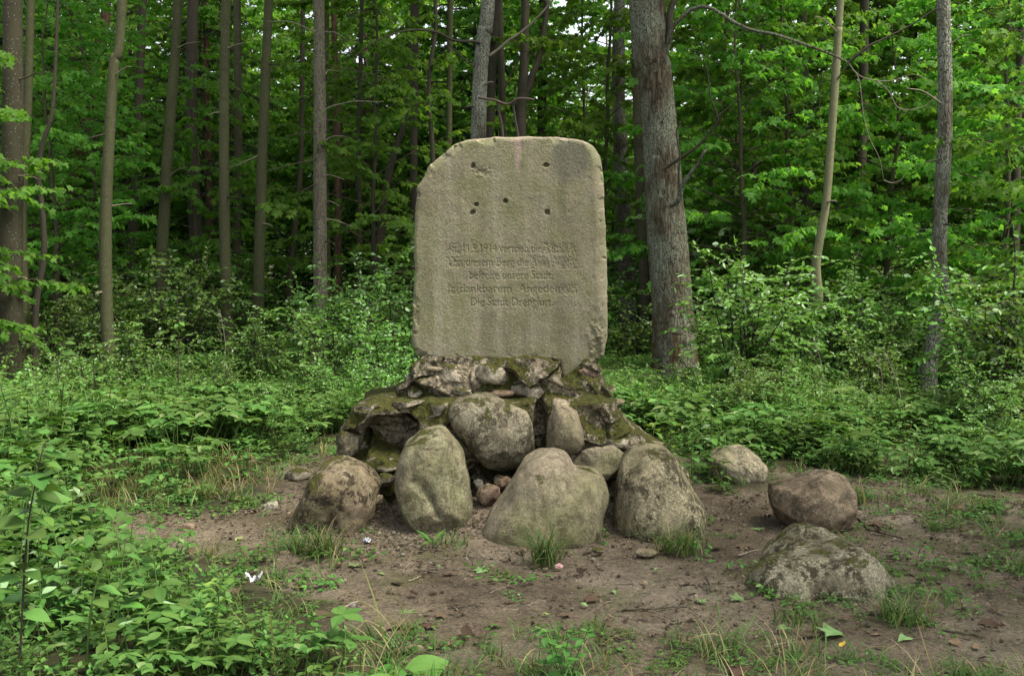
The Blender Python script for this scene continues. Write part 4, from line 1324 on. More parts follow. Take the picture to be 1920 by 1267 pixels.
# spruce stubs
o, b = T['L10']
for i, (py, dx, dyy) in enumerate([(30, -60, 24), (60, 46, 10), (95, -50, 16), (140, 38, -6), (175, -44, 22), (205, 120, -14), (250, -70, 8), (265, 50, -8), (300, -110, 26), (330, 44, 8), (345, -40, 18), (380, 36, 6), (120, 130, 30), (412, 60, 12), (455, 30, 4), (60, -100, -20), (225, 60, 14)]):
    limb(o, b, [(600 + (10 if dx > 0 else -10), py), (600 + dx * .5, py + dyy * .6 - 6), (600 + dx, py + dyy)], 17 - .1, .011, .004, PALETWIG if i % 2 else TWIG, n=9, dy=rs.uniform(-.7, .3))
for key, stubs in {'L1': [(330, 1, 30, 4), (150, 1, 46, -12), (520, 1, 14, 4)], 'L2': [(545, -1, 10, 6), (250, -1, 34, 10), (140, 1, 26, -14)], 'L4': [(330, 1, 30, -16), (200, -1, 26, 8), (90, 1, 40, -10)], 'L6': [(210, -1, 22, 6), (370, 1, 12, 2), (90, 1, 34, -8)],
                    'L8': [(290, -1, 60, 26), (120, 1, 60, 8), (420, 1, 14, 4)], 'R4': [(85, 1, 40, -20), (300, -1, 26, 6), (195, -1, 60, -30), (420, 1, 10, 4)], 'R2': [(380, 1, 12, -2), (150, 1, 60, -60), (60, -1, 40, -30)], 'C3': [(160, 1, 12, -6), (200, -1, 14, 2)]}.items():
    o, b = T[key]
    pth = {'L1': 22, 'L2': 205, 'L4': 315, 'L6': 421, 'L8': 492, 'R4': 1768, 'R2': 1558, 'C3': 901}[key]
    for q, (py, sg, dx, dyy) in enumerate(stubs):
        xx_ = float(np.interp(py, [p_[1] for p_ in PATHS[key]][::-1], [p_[0] for p_ in PATHS[key]][::-1]))
        hw = float(np.interp(py, [p_[1] for p_ in PATHS[key]][::-1], WID[key][::-1])) * .45
        limb(o, b, [(xx_ + sg * hw * .6, py), (xx_ + sg * (hw + dx * .5), py + dyy * .7 - 2), (xx_ + sg * (hw + dx), py + dyy)], b[1] - .05, .017 if dx < 20 else .012, .009 if dx < 20 else .004, BARK['dark'] if q % 2 else PALETWIG, 'branch_stub', 8, dy=-.15)
# limb and fork details in the middle
o, b = T['C4']
limb(o, b, [(978, 200), (995, 150), (1012, 100), (1022, 40), (1026, 0)], 20, .075, .05, BARK['dark'])
limb(o, b, [(1008, 112), (985, 95), (962, 130), (945, 170)], 20, .03, .012, BARK['dark'])
o, b = T['C3']
limb(o, b, [(905, 85), (890, 78), (850, 76), (815, 60), (760, 58), (700, 80), (660, 110)], 16, .028, .006, BARK['dark'], dy=-.8)
limb(o, b, [(900, 130), (880, 120), (845, 85), (828, 60)], 16, .018, .006, BARK['dark'], dy=-.3)
limb(o, b, [(920, 105), (950, 80), (985, 55), (1020, 20), (1045, -10)], 16, .022, .012, PALETWIG, dy=-.3)
o, b = T['L2']
limb(o, b, [(207, 385), (222, 384), (246, 382)], GY(209, 704), .012, .006, PALETWIG, n=8)

# ------------------------------------------------------------------ woodland filling the depth
rng = np.random.RandomState(77)
UT = []
for k, (tr, br_, cr) in enumerate(UNDER):
    UT.append((tr.mesh('trunk', BARK['dark' if k % 2 else 'smooth_brown']), br_, cr))


def young_tree(x, y, k, s, rz, label, group, name='young_tree'):
    t = empty(name, (x, y, gh(x, y) - .05), label, 'tree', group, rz, s)
    for nm, me in zip(('trunk', 'branchwork', 'crown'), UT[k]):
        link(nm, me, (0, 0, 0), t)
    return t


placed = [(b[0], b[1]) for _, b in T.values()]
YL, YG = 'young broadleaf tree of the dense leafy thicket filling the wood', 'young trees filling the depth of the wood'
count = 0
for _ in range(9000):
    y = 18.5 + 44 * rng.rand() ** 1.15
    x = rng.uniform(-1, 1) * (.54 * y + 2.5)
    gap = 1.35 + .018 * y
    if any((x - a) ** 2 + (y - c) ** 2 < gap * gap for a, c in placed):
        continue
    # sky windows in the thicket
    px = 960 + x / y * FPX
    win = any(abs(px - c) < w and lo < y < hi for c, w, lo, hi in [(535, 44, 20, 70), (1042, 44, 20, 70), (1180, 22, 26, 70), (232, 16, 26, 70)])
    if win and rng.rand() < .93:
        continue
    placed.append((x, y))
    young_tree(x, y, rng.choice([0, 1, 2, 3, 4], p=[.22, .28, .14, .22, .14]), rng.uniform(.8, 1.15), rng.uniform(0, 6.28), YL, YG)
    count += 1
    if count >= 165:
        break
count = 0
for _ in range(3000):
    y = 23 + 26 * rng.rand()
    x = rng.uniform(-1, 1) * (.54 * y + 2)
    if any((x - a) ** 2 + (y - c) ** 2 < 1.2 for a, c in placed):
        continue
    px = 960 + x / y * FPX
    if any(abs(px - c) < w for c, w in [(535, 55), (1042, 55), (1180, 20)]):
        continue
    placed.append((x, y))
    young_tree(x, y, (1, 3)[count % 2], rng.uniform(1.15, 1.45), rng.uniform(0, 6.28), 'taller broadleaf tree overtopping the leafy thicket', 'taller broadleaf trees of the thicket')
    count += 1
    if count >= 34:
        break
count = 0
for _ in range(900):
    y = 58 + 34 * rng.rand()
    x = rng.uniform(-1, 1) * (.54 * y + 3)
    if any((x - a) ** 2 + (y - c) ** 2 < 5.5 for a, c in placed):
        continue
    px = 960 + x / y * FPX
    if any(abs(px - c) < w for c, w in [(535, 36), (1042, 38), (1180, 16), (435, 10), (1285, 10), (232, 14)]) and rng.rand() < .95:
        continue
    placed.append((x, y))
    young_tree(x, y, rng.choice([1, 3, 0]), rng.uniform(1.2, 1.7), rng.uniform(0, 6.28), 'distant tree closing the view at the far side of the wood', 'distant trees at the far side of the wood', 'distant_tree')
    count += 1
    if count >= 95:
        break
# saplings with low leafy sprays nearer the clearing
for (px, Y, k, s, lab) in [(-120, 13.2, 2, .9, 'leafy maple sapling overhanging the broadest smooth trunk'), (110, 17.5, 0, .9, 'young maple with tiered sprays behind the sinuous stem'),
                           (380, 20, 2, 1.05, 'young maple spreading behind the close pair of trunks'), (1880, 15.5, 0, 1.0, 'young maple with dense low sprays beyond the bowed trunk'),
                           (2010, 12.4, 2, .95, 'leafy maple sapling at the fringe of the clearing'), (1660, 17.6, 2, 1.1, 'young maple between the dark straight trunk and the bowed trunk'),
                           (1390, 17.5, 0, 1.0, 'young maple behind the pale-leaved shrub'), (700, 19.0, 1, .9, 'young maple behind the bush beside the slab')]:
    p = at(px, 600, Y)
    young_tree(p[0], Y, k, s, px * .01, lab, None)

# conifers in the gloom
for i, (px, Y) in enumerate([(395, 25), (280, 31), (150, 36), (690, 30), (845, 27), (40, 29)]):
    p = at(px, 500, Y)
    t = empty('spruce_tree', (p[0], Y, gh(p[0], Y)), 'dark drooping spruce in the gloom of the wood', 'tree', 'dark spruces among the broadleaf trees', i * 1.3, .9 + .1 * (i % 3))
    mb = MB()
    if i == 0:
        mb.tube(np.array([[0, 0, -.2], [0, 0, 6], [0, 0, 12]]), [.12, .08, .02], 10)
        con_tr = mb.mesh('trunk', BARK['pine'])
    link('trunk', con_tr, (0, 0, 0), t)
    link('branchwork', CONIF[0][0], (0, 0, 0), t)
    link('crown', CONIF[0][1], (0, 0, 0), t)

# tall trees whose stems show between the leaves
stem_m = []
for k in range(4):
    r2 = np.random.RandomState(900 + k)
    z = np.linspace(-.2, 16, 9)
    w = np.cumsum(r2.normal(0, .07, (9, 2)), 0) + np.outer(np.linspace(0, 1, 9), r2.normal(0, .5, 2))
    w[0] = 0
    mb = MB()
    mb.tube(spline(np.column_stack([w, z]), 40), np.linspace(.16, .06, 40), 10)
    stem_m.append((mb.mesh('trunk', BARK[['dark', 'smooth_brown', 'grey', 'smooth'][k]]), w[-1]))
count = 0
for _ in range(4000):
    y = 21 + 42 * rng.rand()
    x = rng.uniform(-1, 1) * (.56 * y + 5)
    if any((x - a) ** 2 + (y - c) ** 2 < .9 for a, c in placed):
        continue
    placed.append((x, y))
    k = rng.randint(4)
    s = rng.uniform(.7, 1.15)
    t = empty('tall_tree', (x, y, gh(x, y)), 'tall slim forest tree whose bare stem shows between the leaves', 'tree', 'tall trees deep in the wood', rng.uniform(0, 6.28), s)
    link('trunk', stem_m[k][0], (0, 0, 0), t)
    if count % 9 == 0:
        b_, c_ = CANOPY[count % 3]
        link('branchwork', b_, (*stem_m[k][1], 10.0), t)
        link('crown', c_, (*stem_m[k][1], 10.0), t)
    count += 1
    if count >= 28:
        break
# unseen trees added at the sides and behind the viewer to shade the clearing
for i, (x, y) in enumerate([(-9, 7), (-8, -6), (8.0, 4.0), (9.8, 2.2)]):
    t = empty('tall_tree', (x, y, gh(x, y)), 'unseen tall tree added at the clearing rim for its shade', 'tree', 'unseen trees added to shade the clearing', i * 1.1)
    link('trunk', stem_m[i % 4][0], (0, 0, 0), t)
    b_, c_ = CANOPY[i % 3]
    link('branchwork', b_, (*stem_m[i % 4][1], 7.5), t)
    link('crown', c_, (*stem_m[i % 4][1], 7.5), t)


# ------------------------------------------------------------------ shrubs
def shrub(px, Y, k, s, label, group=None, rz=None, name='shrub', x=None):
    xx = at(px, 600, Y)[0] if x is None else x
    t = empty(name, (xx, Y, gh(xx, Y)), label, 'shrub', group, px * .03 if rz is None else rz, s * 1.2)
    link('stems', BUSH[k][0], (0, 0, 0), t)
    link('foliage', BUSH[k][1], (0, 0, 0), t)
    return t


for a in [(330, 15.6, 0, 1.15, 'rounded bush with wind-turned pale leaves around a smooth trunk'), (280, 15.8, 1, .85, 'spreading bush beside the knotted olive trunk'),
          (365, 17.4, 1, .8, 'leafy bush at the foot of the close pair of trunks'), (180, 16.5, 0, 1.0, 'dense bush in the shade behind the knotted trunk'), (120, 15.2, 1, 1.0, 'low wide bush behind the sinuous stem'),
          (600, 15.2, 0, .85, 'bush with pale leaf tips under the spruce'), (635, 13.6, 1, 1.1, 'broad bush crowded with pale leaves beside the slab'), (720, 13.0, 1, 1.0, 'bush half hidden behind the edge of the slab'),
          (690, 15.0, 0, 1.1, 'taller bush behind the broad pale-leaved one'), (600, 12.6, 3, .85, 'small dense bush over a dark hollow'), (1395, 12.0, 2, .98, 'upright shrub with pale leaves turned at its tips, between oak and crooked trunk'),
          (1455, 12.8, 0, 1.0, 'rounded shrub at the foot of the pale crooked trunk'), (1600, 13.2, 0, 1.05, 'spreading shrub behind dry stalks'), (1680, 13.8, 1, 1.05, 'low shrub beside the bowed trunk'),
          (1850, 10.8, 0, 1.1, 'dense dark green shrub at the rim of the clearing'), (1850, 12.9, 1, .9, 'shrub beyond the bowed trunk'), (1920, 9.8, 2, .9, 'tall leafy shrub with a dark crooked stem'),
          (1170, 17.0, 3, 1.2, 'low bush in shade behind the slab and oak'), (1330, 15.5, 1, 1.0, 'bush behind the oak foot'), (-10, 12.8, 3, .7, 'small bush at the foot of the broadest smooth trunk'), (120, 13.2, 3, .6, 'small bush with arching twigs near the knotted trunk')]:
    shrub(*a)
for i, (px, Y, s_) in enumerate([(60, 10.6, .55), (170, 11.4, .6), (250, 12.4, .6), (300, 10.2, .42), (400, 11.8, .5), (470, 13.4, .6), (520, 11.0, .45), (640, 11.4, .5), (720, 10.6, .45), (1180, 11.6, .45), (1340, 10.4, .5), (1420, 9.9, .48),
                                   (1520, 10.8, .6), (1580, 9.6, .42), (1640, 11.2, .62), (1670, 10.2, .4), (1835, 9.6, .42), (1850, 9.2, .5), (1900, 8.6, .5), (1480, 11.9, .6), (20, 9.2, .45), (1250, 12.2, .45)]):
    shrub(px, Y, (3, 1, 0)[i % 3], s_, 'low young shrub rising out of the herb bed', 'low shrubs in the herb bed', name='low_shrub')
count = 0
for _ in range(900):
    y = 16.5 + 26 * rng.rand()
    x = rng.uniform(-1, 1) * (.53 * y + 1)
    if any((x - a) ** 2 + (y - c) ** 2 < .5 for a, c in placed):
        continue
    placed.append((x, y))
    shrub(0, y, rng.randint(4), rng.uniform(1.0, 1.9), 'bush of the low growth under the forest trees', 'bushes under the trees', rng.uniform(0, 6.28), 'bush', x)
    count += 1
    if count >= 85:
        break


# ------------------------------------------------------------------ ground cover
def grass_tuft(seed, n, h, spread, mat, dry=.1):
    r2 = np.random.RandomState(seed)
    mb = MB()
    for i in range(n):
        az = r2.uniform(0, 6.28)
        ln = h * r2.uniform(.5, 1.15)
        lean = r2.uniform(.3, 1.25)
        b0 = np.array([r2.normal(0, spread), r2.normal(0, spread), -.01])
        m = 5
        t = np.linspace(0, 1, m)
        cx_ = np.cos(az) * ln * lean * t ** 1.7
        cy2 = np.sin(az) * ln * lean * t ** 1.7
        cz = ln * (t - .52 * lean * t ** 2.2)
        C = b0 + np.column_stack([cx_, cy2, cz])
        sd = np.array([-math.sin(az), math.cos(az), 0]) * .0032 * r2.uniform(.7, 1.3)
        w = np.array([1, 1, .85, .55, .08])[:, None]
        V = np.vstack([C + sd * w, C - sd * w])
        F = np.array([[q, q + 1, m + q + 1, m + q] for q in range(m - 1)])
        tt = r2.uniform(0, .75) if r2.rand() > dry else r2.uniform(.9, 1)
        mb.add(V, F, tt)
    return mb.mesh('grass', mat)


def herb(seed, n, h, leaf, kind, mat, tint=.5):
    r2 = np.random.RandomState(seed)
    L, st = Leaves(), MB()
    for i in range(n):
        az = r2.uniform(0, 6.28)
        b0 = np.array([r2.normal(0, .07), r2.normal(0, .07), -.02])
        hh_ = h * r2.uniform(.5, 1.1)
        top = b0 + np.array([math.cos(az) * hh_ * .35, math.sin(az) * hh_ * .35, hh_])
        mid = (b0 + top) / 2 + np.array([0, 0, .1 * hh_])
        pts = spline([b0, mid, top], 6)
        st.tube(pts, np.linspace(.0035, .002, 6), 3, False)
        if kind == 'trifoliate':
            for gq in range(3):
                a2 = az + (gq - 1) * 1.25
                d = np.array([math.cos(a2), math.sin(a2), -.15])
                c = top + d * .03 * (1 if gq != 1 else 1.8)
                for w in (-1, 0, 1):
                    a3 = a2 + w * .95
                    L.add(c, np.array([math.cos(a3), math.sin(a3), r2.uniform(-.45, .05)]), rand_up(r2, .3), leaf * r2.uniform(.75, 1.15), np.clip(r2.normal(tint, .28), 0, .99))
        elif kind == 'pairs':
            for lv in np.linspace(.3, 1, 5):
                p = pts[int(lv * 5)]
                a2 = az + lv * 9
                for w in (0, math.pi):
                    L.add(p, np.array([math.cos(a2 + w), math.sin(a2 + w), r2.uniform(-.5, .1)]), rand_up(r2, .3), leaf * (1.25 - .6 * lv) * r2.uniform(.8, 1.15), np.clip(r2.normal(tint, .2), 0, .99))
            L.add(top, np.array([math.cos(az), math.sin(az), .5]), rand_up(r2, .4), leaf * .5, tint + .3)
        else:
            for w in range(5):
                a3 = az + w * 1.256
                L.add(top, np.array([math.cos(a3), math.sin(a3), r2.uniform(-.3, .2)]), rand_up(r2, .25), leaf * r2.uniform(.8, 1.1), np.clip(r2.normal(tint, .2), 0, .99))
    a, b = st, L.mesh('leaf', OVATE, mat)
    V = np.empty(len(b.vertices) * 3, np.float32)
    b.vertices.foreach_get('co', V)
    me_s = a.mesh('herb_stem', STALK)
    return me_s, b


def join_pair(name, ms, mats):
    """two meshes in one, for scatter sources"""
    Vs, F3, F4, T_, mi3, mi4, n = [], [], [], [], [], [], 0
    for q, me in enumerate(ms):
        V = np.empty(len(me.vertices) * 3, np.float32)
        me.vertices.foreach_get('co', V)
        Vs.append(V.reshape(-1, 3))
        tv = np.empty(len(me.vertices), np.float32)
        me.attributes['tint'].data.foreach_get('value', tv)
        T_.append(tv)
        for p in me.polygons:
            vv = [i + n for i in p.vertices]
            if len(vv) == 3:
                F3.append(vv)
                mi3.append(q)
            else:
                F4.append(vv)
                mi4.append(q)
        n += len(me.vertices)
    out_ = new_mesh(name, np.vstack(Vs), [np.array(f) for f in (F3, F4) if f], None, False, {'tint': np.concatenate(T_)})
    for mt in mats:
        out_.materials.append(mt)
    out_.polygons.foreach_set('material_index', np.array(mi3 + mi4, np.int32))
    return out_


def scatter(name, label, cat, sources, P, rot, scl, idx):
    """one uncountable mass: sources set out on points by geometry nodes"""
    src = bpy.data.collections.new(name + '_sources')
    for i, me in enumerate(sources):
        ob = bpy.data.objects.new('%s_source_%02d' % (name, i), me)
        src.objects.link(ob)
    me = new_mesh(name, P, [], None, True, {'rot': rot, 'scl': scl.astype(float), 'idx': idx.astype(int)})
    o = tag(link(name, me), label, cat, kind='stuff')
    ng = bpy.data.node_groups.new(name, 'GeometryNodeTree')
    ng.interface.new_socket('Geometry', in_out='INPUT', socket_type='NodeSocketGeometry')
    ng.interface.new_socket('Geometry', in_out='OUTPUT', socket_type='NodeSocketGeometry')
    N = ng.nodes.new
    gi, go, ip, ci = N('NodeGroupInput'), N('NodeGroupOutput'), N('GeometryNodeInstanceOnPoints'), N('GeometryNodeCollectionInfo')
    ci.inputs['Collection'].default_value = src
    ci.inputs['Separate Children'].default_value = True
    ci.inputs['Reset Children'].default_value = True
    ip.inputs['Pick Instance'].default_value = True

    def attr(nm, ty):
        a = N('GeometryNodeInputNamedAttribute')
        a.data_type = ty
        a.inputs['Name'].default_value = nm
        return a.outputs['Attribute']
    er = N('FunctionNodeEulerToRotation')
    ng.links.new(attr('rot', 'FLOAT_VECTOR'), er.inputs[0])
    ng.links.new(er.outputs[0], ip.inputs['Rotation'])
    ng.links.new(attr('scl', 'FLOAT'), ip.inputs['Scale'])
    ng.links.new(attr('idx', 'INT'), ip.inputs['Instance Index'])
    ng.links.new(gi.outputs[0], ip.inputs['Points'])
    ng.links.new(ci.outputs[0], ip.inputs['Instance'])
    ng.links.new(ip.outputs[0], go.inputs[0])
    md = o.modifiers.new('scatter', 'NODES')
    md.node_group = ng
    return o


def sample_ground(n, y0, y1, seed, margin=1.2, power=1.0):
    r2 = np.random.RandomState(seed)
    y = y0 + (y1 - y0) * r2.rand(n) ** power
    keep = r2.rand(n) < (.53 * y + margin) / (.53 * y1 + margin)
    y = y[keep]
    x = r2.uniform(-1, 1, len(y)) * (.53 * y + margin)
    return x, y, r2


ISL = np.array([gnd(a, b) for a, b in [(1570, 1030), (1700, 1040), (1830, 1080), (1850, 1130), (1720, 1180), (1560, 1190), (1450, 1160), (1415, 1110)]])
PATCH = np.array([gnd(a, b) for a, b in [(1600, 915), (1760, 920), (1960, 930), (1990, 1080), (1880, 1100), (1760, 1020), (1640, 990)]])


def cover(x, y):
    """0 on trodden earth, 1 in full growth, with a ragged edge"""
    P = np.column_stack([x, y])
    P3_ = np.column_stack([x, y, np.zeros_like(x)])
    sd = poly_sdf(P, BARE) + .18 * fbm(P3_, 2.2, 3, 71)
    return sstep(-.02, .28, sd), sd


def rot3(r2, n, tilt):
    return np.column_stack([r2.normal(0, tilt, n), r2.normal(0, tilt, n), r2.uniform(0, 6.283, n)])


mats2 = [STALK, LEAF_HERB]
H_SRC = []
for sd_, n_, h_, lf, kd in [(601, 5, .26, .075, 'trifoliate'), (602, 6, .20, .06, 'trifoliate'), (603, 4, .34, .085, 'pairs'), (604, 5, .28, .07, 'pairs'), (605, 6, .24, .085, 'palmate'), (606, 7, .15, .05, 'trifoliate'), (607, 3, .30, .13, 'palmate'), (608, 4, .42, .06, 'pairs')]:
    H_SRC.append(join_pair('herb', herb(sd_, n_, h_, lf, kd, LEAF_HERB, .42 + .05 * (sd_ % 3)), mats2))
x1, y1, r2 = sample_ground(17000, 3.2, 17, 81)
x2, y2, _ = sample_ground(13000, 17, 46, 82)
x, y = np.concatenate([x1, x2]), np.concatenate([y1, y2])
cv, sd = cover(x, y)
stone_zone = np.sqrt(((x - MX) / 1.25) ** 2 + ((y - 7.0) / .75) ** 2) < 1.0
grassy = poly_sdf(np.column_stack([x, y]), np.array([gnd(a, b) for a, b in [(140, 950), (140, 880), (300, 850), (480, 868), (500, 915), (400, 955)]])) < 0
frontstrip = (sd > 0) & (y < 4.9) & (x > -.66 - .25 * (y - 4.1))
keep = (r2.rand(len(x)) < cv * np.where(grassy, .22, 1.0) * np.where(frontstrip, .005, 1.0)) & ~stone_zone
x, y = x[keep], y[keep]
clear = np.zeros(len(x), bool)
for _, bb in T.values():
    clear |= (np.abs(x - bb[0] * y / bb[1]) < .38) & (y > bb[1] - 2.6) & (y < bb[1] + .2) & (r2.rand(len(x)) < .8)
gaps = fbm(np.column_stack([x, y, 0 * x]), 1.6, 3, 85) < -.55
x, y = x[~clear & ~gaps], y[~clear & ~gaps]
hs = .7 + .5 * r2.rand(len(x)) + .55 * fbm(np.column_stack([x, y, 0 * x]), .8, 3, 83)
hs = hs * (1 - .3 * sstep(8.5, 11, y))
hs = hs * np.where(y > 17, 1.6, 1.0) * np.clip(.55 + 1.1 * np.abs(cover(x, y)[1]), .5, 1.15)
idx = r2.choice(8, len(x), p=[.17, .17, .13, .13, .12, .14, .06, .08])
patch = fbm(np.column_stack([x, y, 0 * x]), .8, 2, 84)
idx = np.where(patch > .25, np.where(r2.rand(len(x)) < .7, 2 + r2.randint(0, 2, len(x)), idx), idx)
scatter('undergrowth', 'knee-high leafy herbs carpeting the forest floor', 'undergrowth', H_SRC, np.column_stack([x, y, ground_h(x, y)]), rot3(r2, len(x), .12), np.clip(hs, .45, 2.2), idx)

# low weeds creeping over the trodden earth
x, y, r2 = sample_ground(7000, 3.4, 12, 91)
cv, sd = cover(x, y)
P2 = np.column_stack([x, y])
isl = np.maximum(sstep(.1, -.2, poly_sdf(P2, ISL)), .55 * sstep(.1, -.3, poly_sdf(P2, PATCH)))
dens = np.clip(.85 * sstep(-.35, .05, sd) * (1 - .7 * cv) + 1.0 * isl + .03, 0, 1)
stone_zone = np.sqrt(((x - MX) / 1.2) ** 2 + ((y - 7.0) / .75) ** 2) < 1.0
keep = (r2.rand(len(x)) < dens * .8) & ~stone_zone
x, y = x[keep], y[keep]
W_SRC = [join_pair('weed', herb(611 + q, 5, .07, .035, 'trifoliate', LEAF_HERB, .5), mats2) for q in range(3)]
scatter('low_weeds', 'small clover-like weeds sprinkled over the bare earth', 'weeds', W_SRC, np.column_stack([x, y, ground_h(x, y) - .01]), rot3(r2, len(x), .1), r2.uniform(.5, 1.15, len(x)) * np.where(y < 4.9, .7, 1.0), r2.randint(0, 3, len(x)))

# grass
x, y, r2 = sample_ground(15000, 3.4, 13, 95)
cv, sd = cover(x, y)
P2 = np.column_stack([x, y])
gz_ = poly_sdf(P2, np.array([gnd(a, b) for a, b in [(140, 950), (140, 880), (300, 850), (480, 868), (505, 915), (400, 960), (250, 965)]]))
front = (sd > -.12) & (y < 5.0) & (x > -.75)
isl = np.maximum(.55 * sstep(.15, -.2, poly_sdf(P2, ISL)), .6 * sstep(.1, -.3, poly_sdf(P2, PATCH)))
dens = np.clip(1.0 * sstep(.1, -.25, gz_) + .55 * front + .35 * sstep(-.25, .05, sd) * (1 - cv) + isl * .5 + .08 * cv, 0, 1)
stone_zone = np.sqrt(((x - MX) / 1.2) ** 2 + ((y - 7.0) / .75) ** 2) < 1.0
keep = (r2.rand(len(x)) < dens) & ~stone_zone
x, y, gsel = x[keep], y[keep], gz_[keep]
G_SRC = [grass_tuft(621, 16, .17, .035, GRASS), grass_tuft(622, 12, .12, .03, GRASS), grass_tuft(623, 12, .22, .04, GRASS, .3), grass_tuft(624, 10, .24, .05, STRAW)]
G_SRC.append(grass_tuft(625, 7, .5, .05, STRAW))
idx = np.where((gsel < .1) & (r2.rand(len(x)) < .4), 3, np.where(r2.rand(len(x)) < .06, 4, r2.randint(0, 3, len(x))))
scatter('grass', 'thin green and straw-coloured grass along the edges of the clearing', 'grass', G_SRC, np.column_stack([x, y, ground_h(x, y) - .005]), rot3(r2, len(x), .2), r2.uniform(.45, 1.0, len(x)), idx)


# gravel, litter
def pebble(seed):
    V, F = ICO[2]
    V = V * np.array([1, .8, .55]) * (1 + .25 * vnoise(V * 1.7 + seed, seed))[:, None]
    return new_mesh('pebble', V, F, M_B['st' if seed % 3 == 0 else ('b6' if seed % 3 == 1 else 'white')], False)


r2 = np.random.RandomState(99)
n = 5200
gx1 = np.concatenate([r2.normal(at(720, 980, 6.1)[0], .24, n // 2), r2.normal(at(890, 980, 6.1)[0], .10, n // 8), r2.normal(at(1160, 850, 6.6)[0], .26, n // 4), r2.uniform(-2.2, 2.8, n // 3)])
gy1 = np.concatenate([r2.normal(6.18, .28, n // 2), r2.normal(6.15, .2, n // 8), r2.normal(6.62, .16, n // 4), r2.uniform(4.5, 7.5, n // 3)])
cv, sd = cover(gx1, gy1)
ok = sd < -.05
gx1, gy1 = gx1[ok], gy1[ok]
scatter('gravel', 'crumbled mortar and gravel spilling between the boulders', 'gravel', [pebble(1), pebble(4), pebble(3), pebble(5)], np.column_stack([gx1, gy1, ground_h(gx1, gy1) - .012]), rot3(r2, len(gx1), .4),
        np.clip(r2.lognormal(-5.2, .5, len(gx1)), .002, .016), r2.choice([0, 1, 2, 3], len(gx1), p=[.35, .35, .2, .1]))


def litter_leaf(seed):
    r3 = np.random.RandomState(seed)
    L = Leaves()
    L.add(np.zeros(3), np.array([1, 0, .1]), rand_up(r3, .3), 1.0, r3.rand())
    return L.mesh('litter', OVATE if seed % 2 else MAPLE, DEADLEAF)


def litter_stick(seed):
    r3 = np.random.RandomState(seed)
    mb = MB()
    pts = np.column_stack([np.linspace(-.5, .5, 5), r3.normal(0, .05, 5), r3.normal(0, .02, 5) + .02])
    mb.tube(pts, np.linspace(.022, .012, 5), 4, False)
    return mb.mesh('litter', TWIG if seed % 2 else PALETWIG)


x, y, r2 = sample_ground(40000, 3.4, 12, 101)
cv, sd = cover(x, y)
keep = (r2.rand(len(x)) < .45 * sstep(.3, -.1, sd)) & ~(np.sqrt(((x - MX) / 1.1) ** 2 + ((y - 7.0) / .6) ** 2) < 1.0)
x, y = x[keep], y[keep]
scatter('leaf_litter', 'brown leaf scraps and twig bits trodden into the earth', 'litter', [litter_leaf(1), litter_leaf(2), litter_leaf(3), litter_stick(1), litter_stick(2), litter_stick(3)],
        np.column_stack([x, y, ground_h(x, y) - .004]), rot3(r2, len(x), .15), np.clip(r2.lognormal(-3.35, .55, len(x)), .012, .12), r2.choice(6, len(x), p=[.10, .05, .10, .27, .24, .24]))


# ------------------------------------------------------------------ plants, tufts and small things with a place of their own
def big_leaf(name, shape, mat, n=9, m=7, curl=.18, fold=.12, tint=.5):
    """leaf of unit length along +X; shape: half width at even stations from stalk to tip"""
    t = np.linspace(0, 1, n)
    hw = np.interp(t, np.linspace(0, 1, len(shape)), shape)
    u = np.linspace(-1, 1, m)
    back = .16 if shape[0] > .1 else 0.0
    V = []
    for i in range(n):
        for j in range(m):
            xx_ = t[i] - back * (abs(u[j]) ** 1.5) * (1 - t[i]) ** 3
            V.append((xx_, hw[i] * u[j], fold * abs(u[j]) * hw[i] * 2 - curl * t[i] ** 2 + .012 * math.sin(t[i] * 40) * abs(u[j])))
    V = np.array(V)
    return new_mesh(name, V, grid_faces(n, m), mat, True, {'tint': np.full(len(V), tint)})


OV = [.02, .17, .26, .29, .26, .19, .10, .0]
LANCE = [.03, .05, .08, .11, .12, .10, .06, .0]
HEART = [.22, .36, .42, .41, .36, .27, .15, .0]
LEAFM = {'herb': [big_leaf('leaf', OV, LEAF_HERB, tint=q) for q in (.2, .45, .65)], 'bright': [big_leaf('leaf', OV, LEAF_BIG, tint=q) for q in (.3, .7, 1.0)],
         'lance': [big_leaf('leaf', LANCE, LEAF_BIG, tint=q, curl=.3) for q in (.3, .5)], 'heart': [big_leaf('leaf', HEART, LEAF_BIG, 16, 11, .1, .05, q) for q in (.5, .7)],
         'bush': [big_leaf('leaf', OV, LEAF_BUSH, tint=q) for q in (.2, .5, .96)]}


def put_leaf(parent, base, p, d, up, size, me):
    from mathutils import Matrix
    d = norm(np.asarray(d, float))
    b_ = norm(np.cross(up, d))
    u_ = np.cross(d, b_)
    M = Matrix(((d[0], b_[0], u_[0]), (d[1], b_[1], u_[1]), (d[2], b_[2], u_[2])))
    return link('leaf', me, np.asarray(p) - base, parent, M.to_euler(), size)


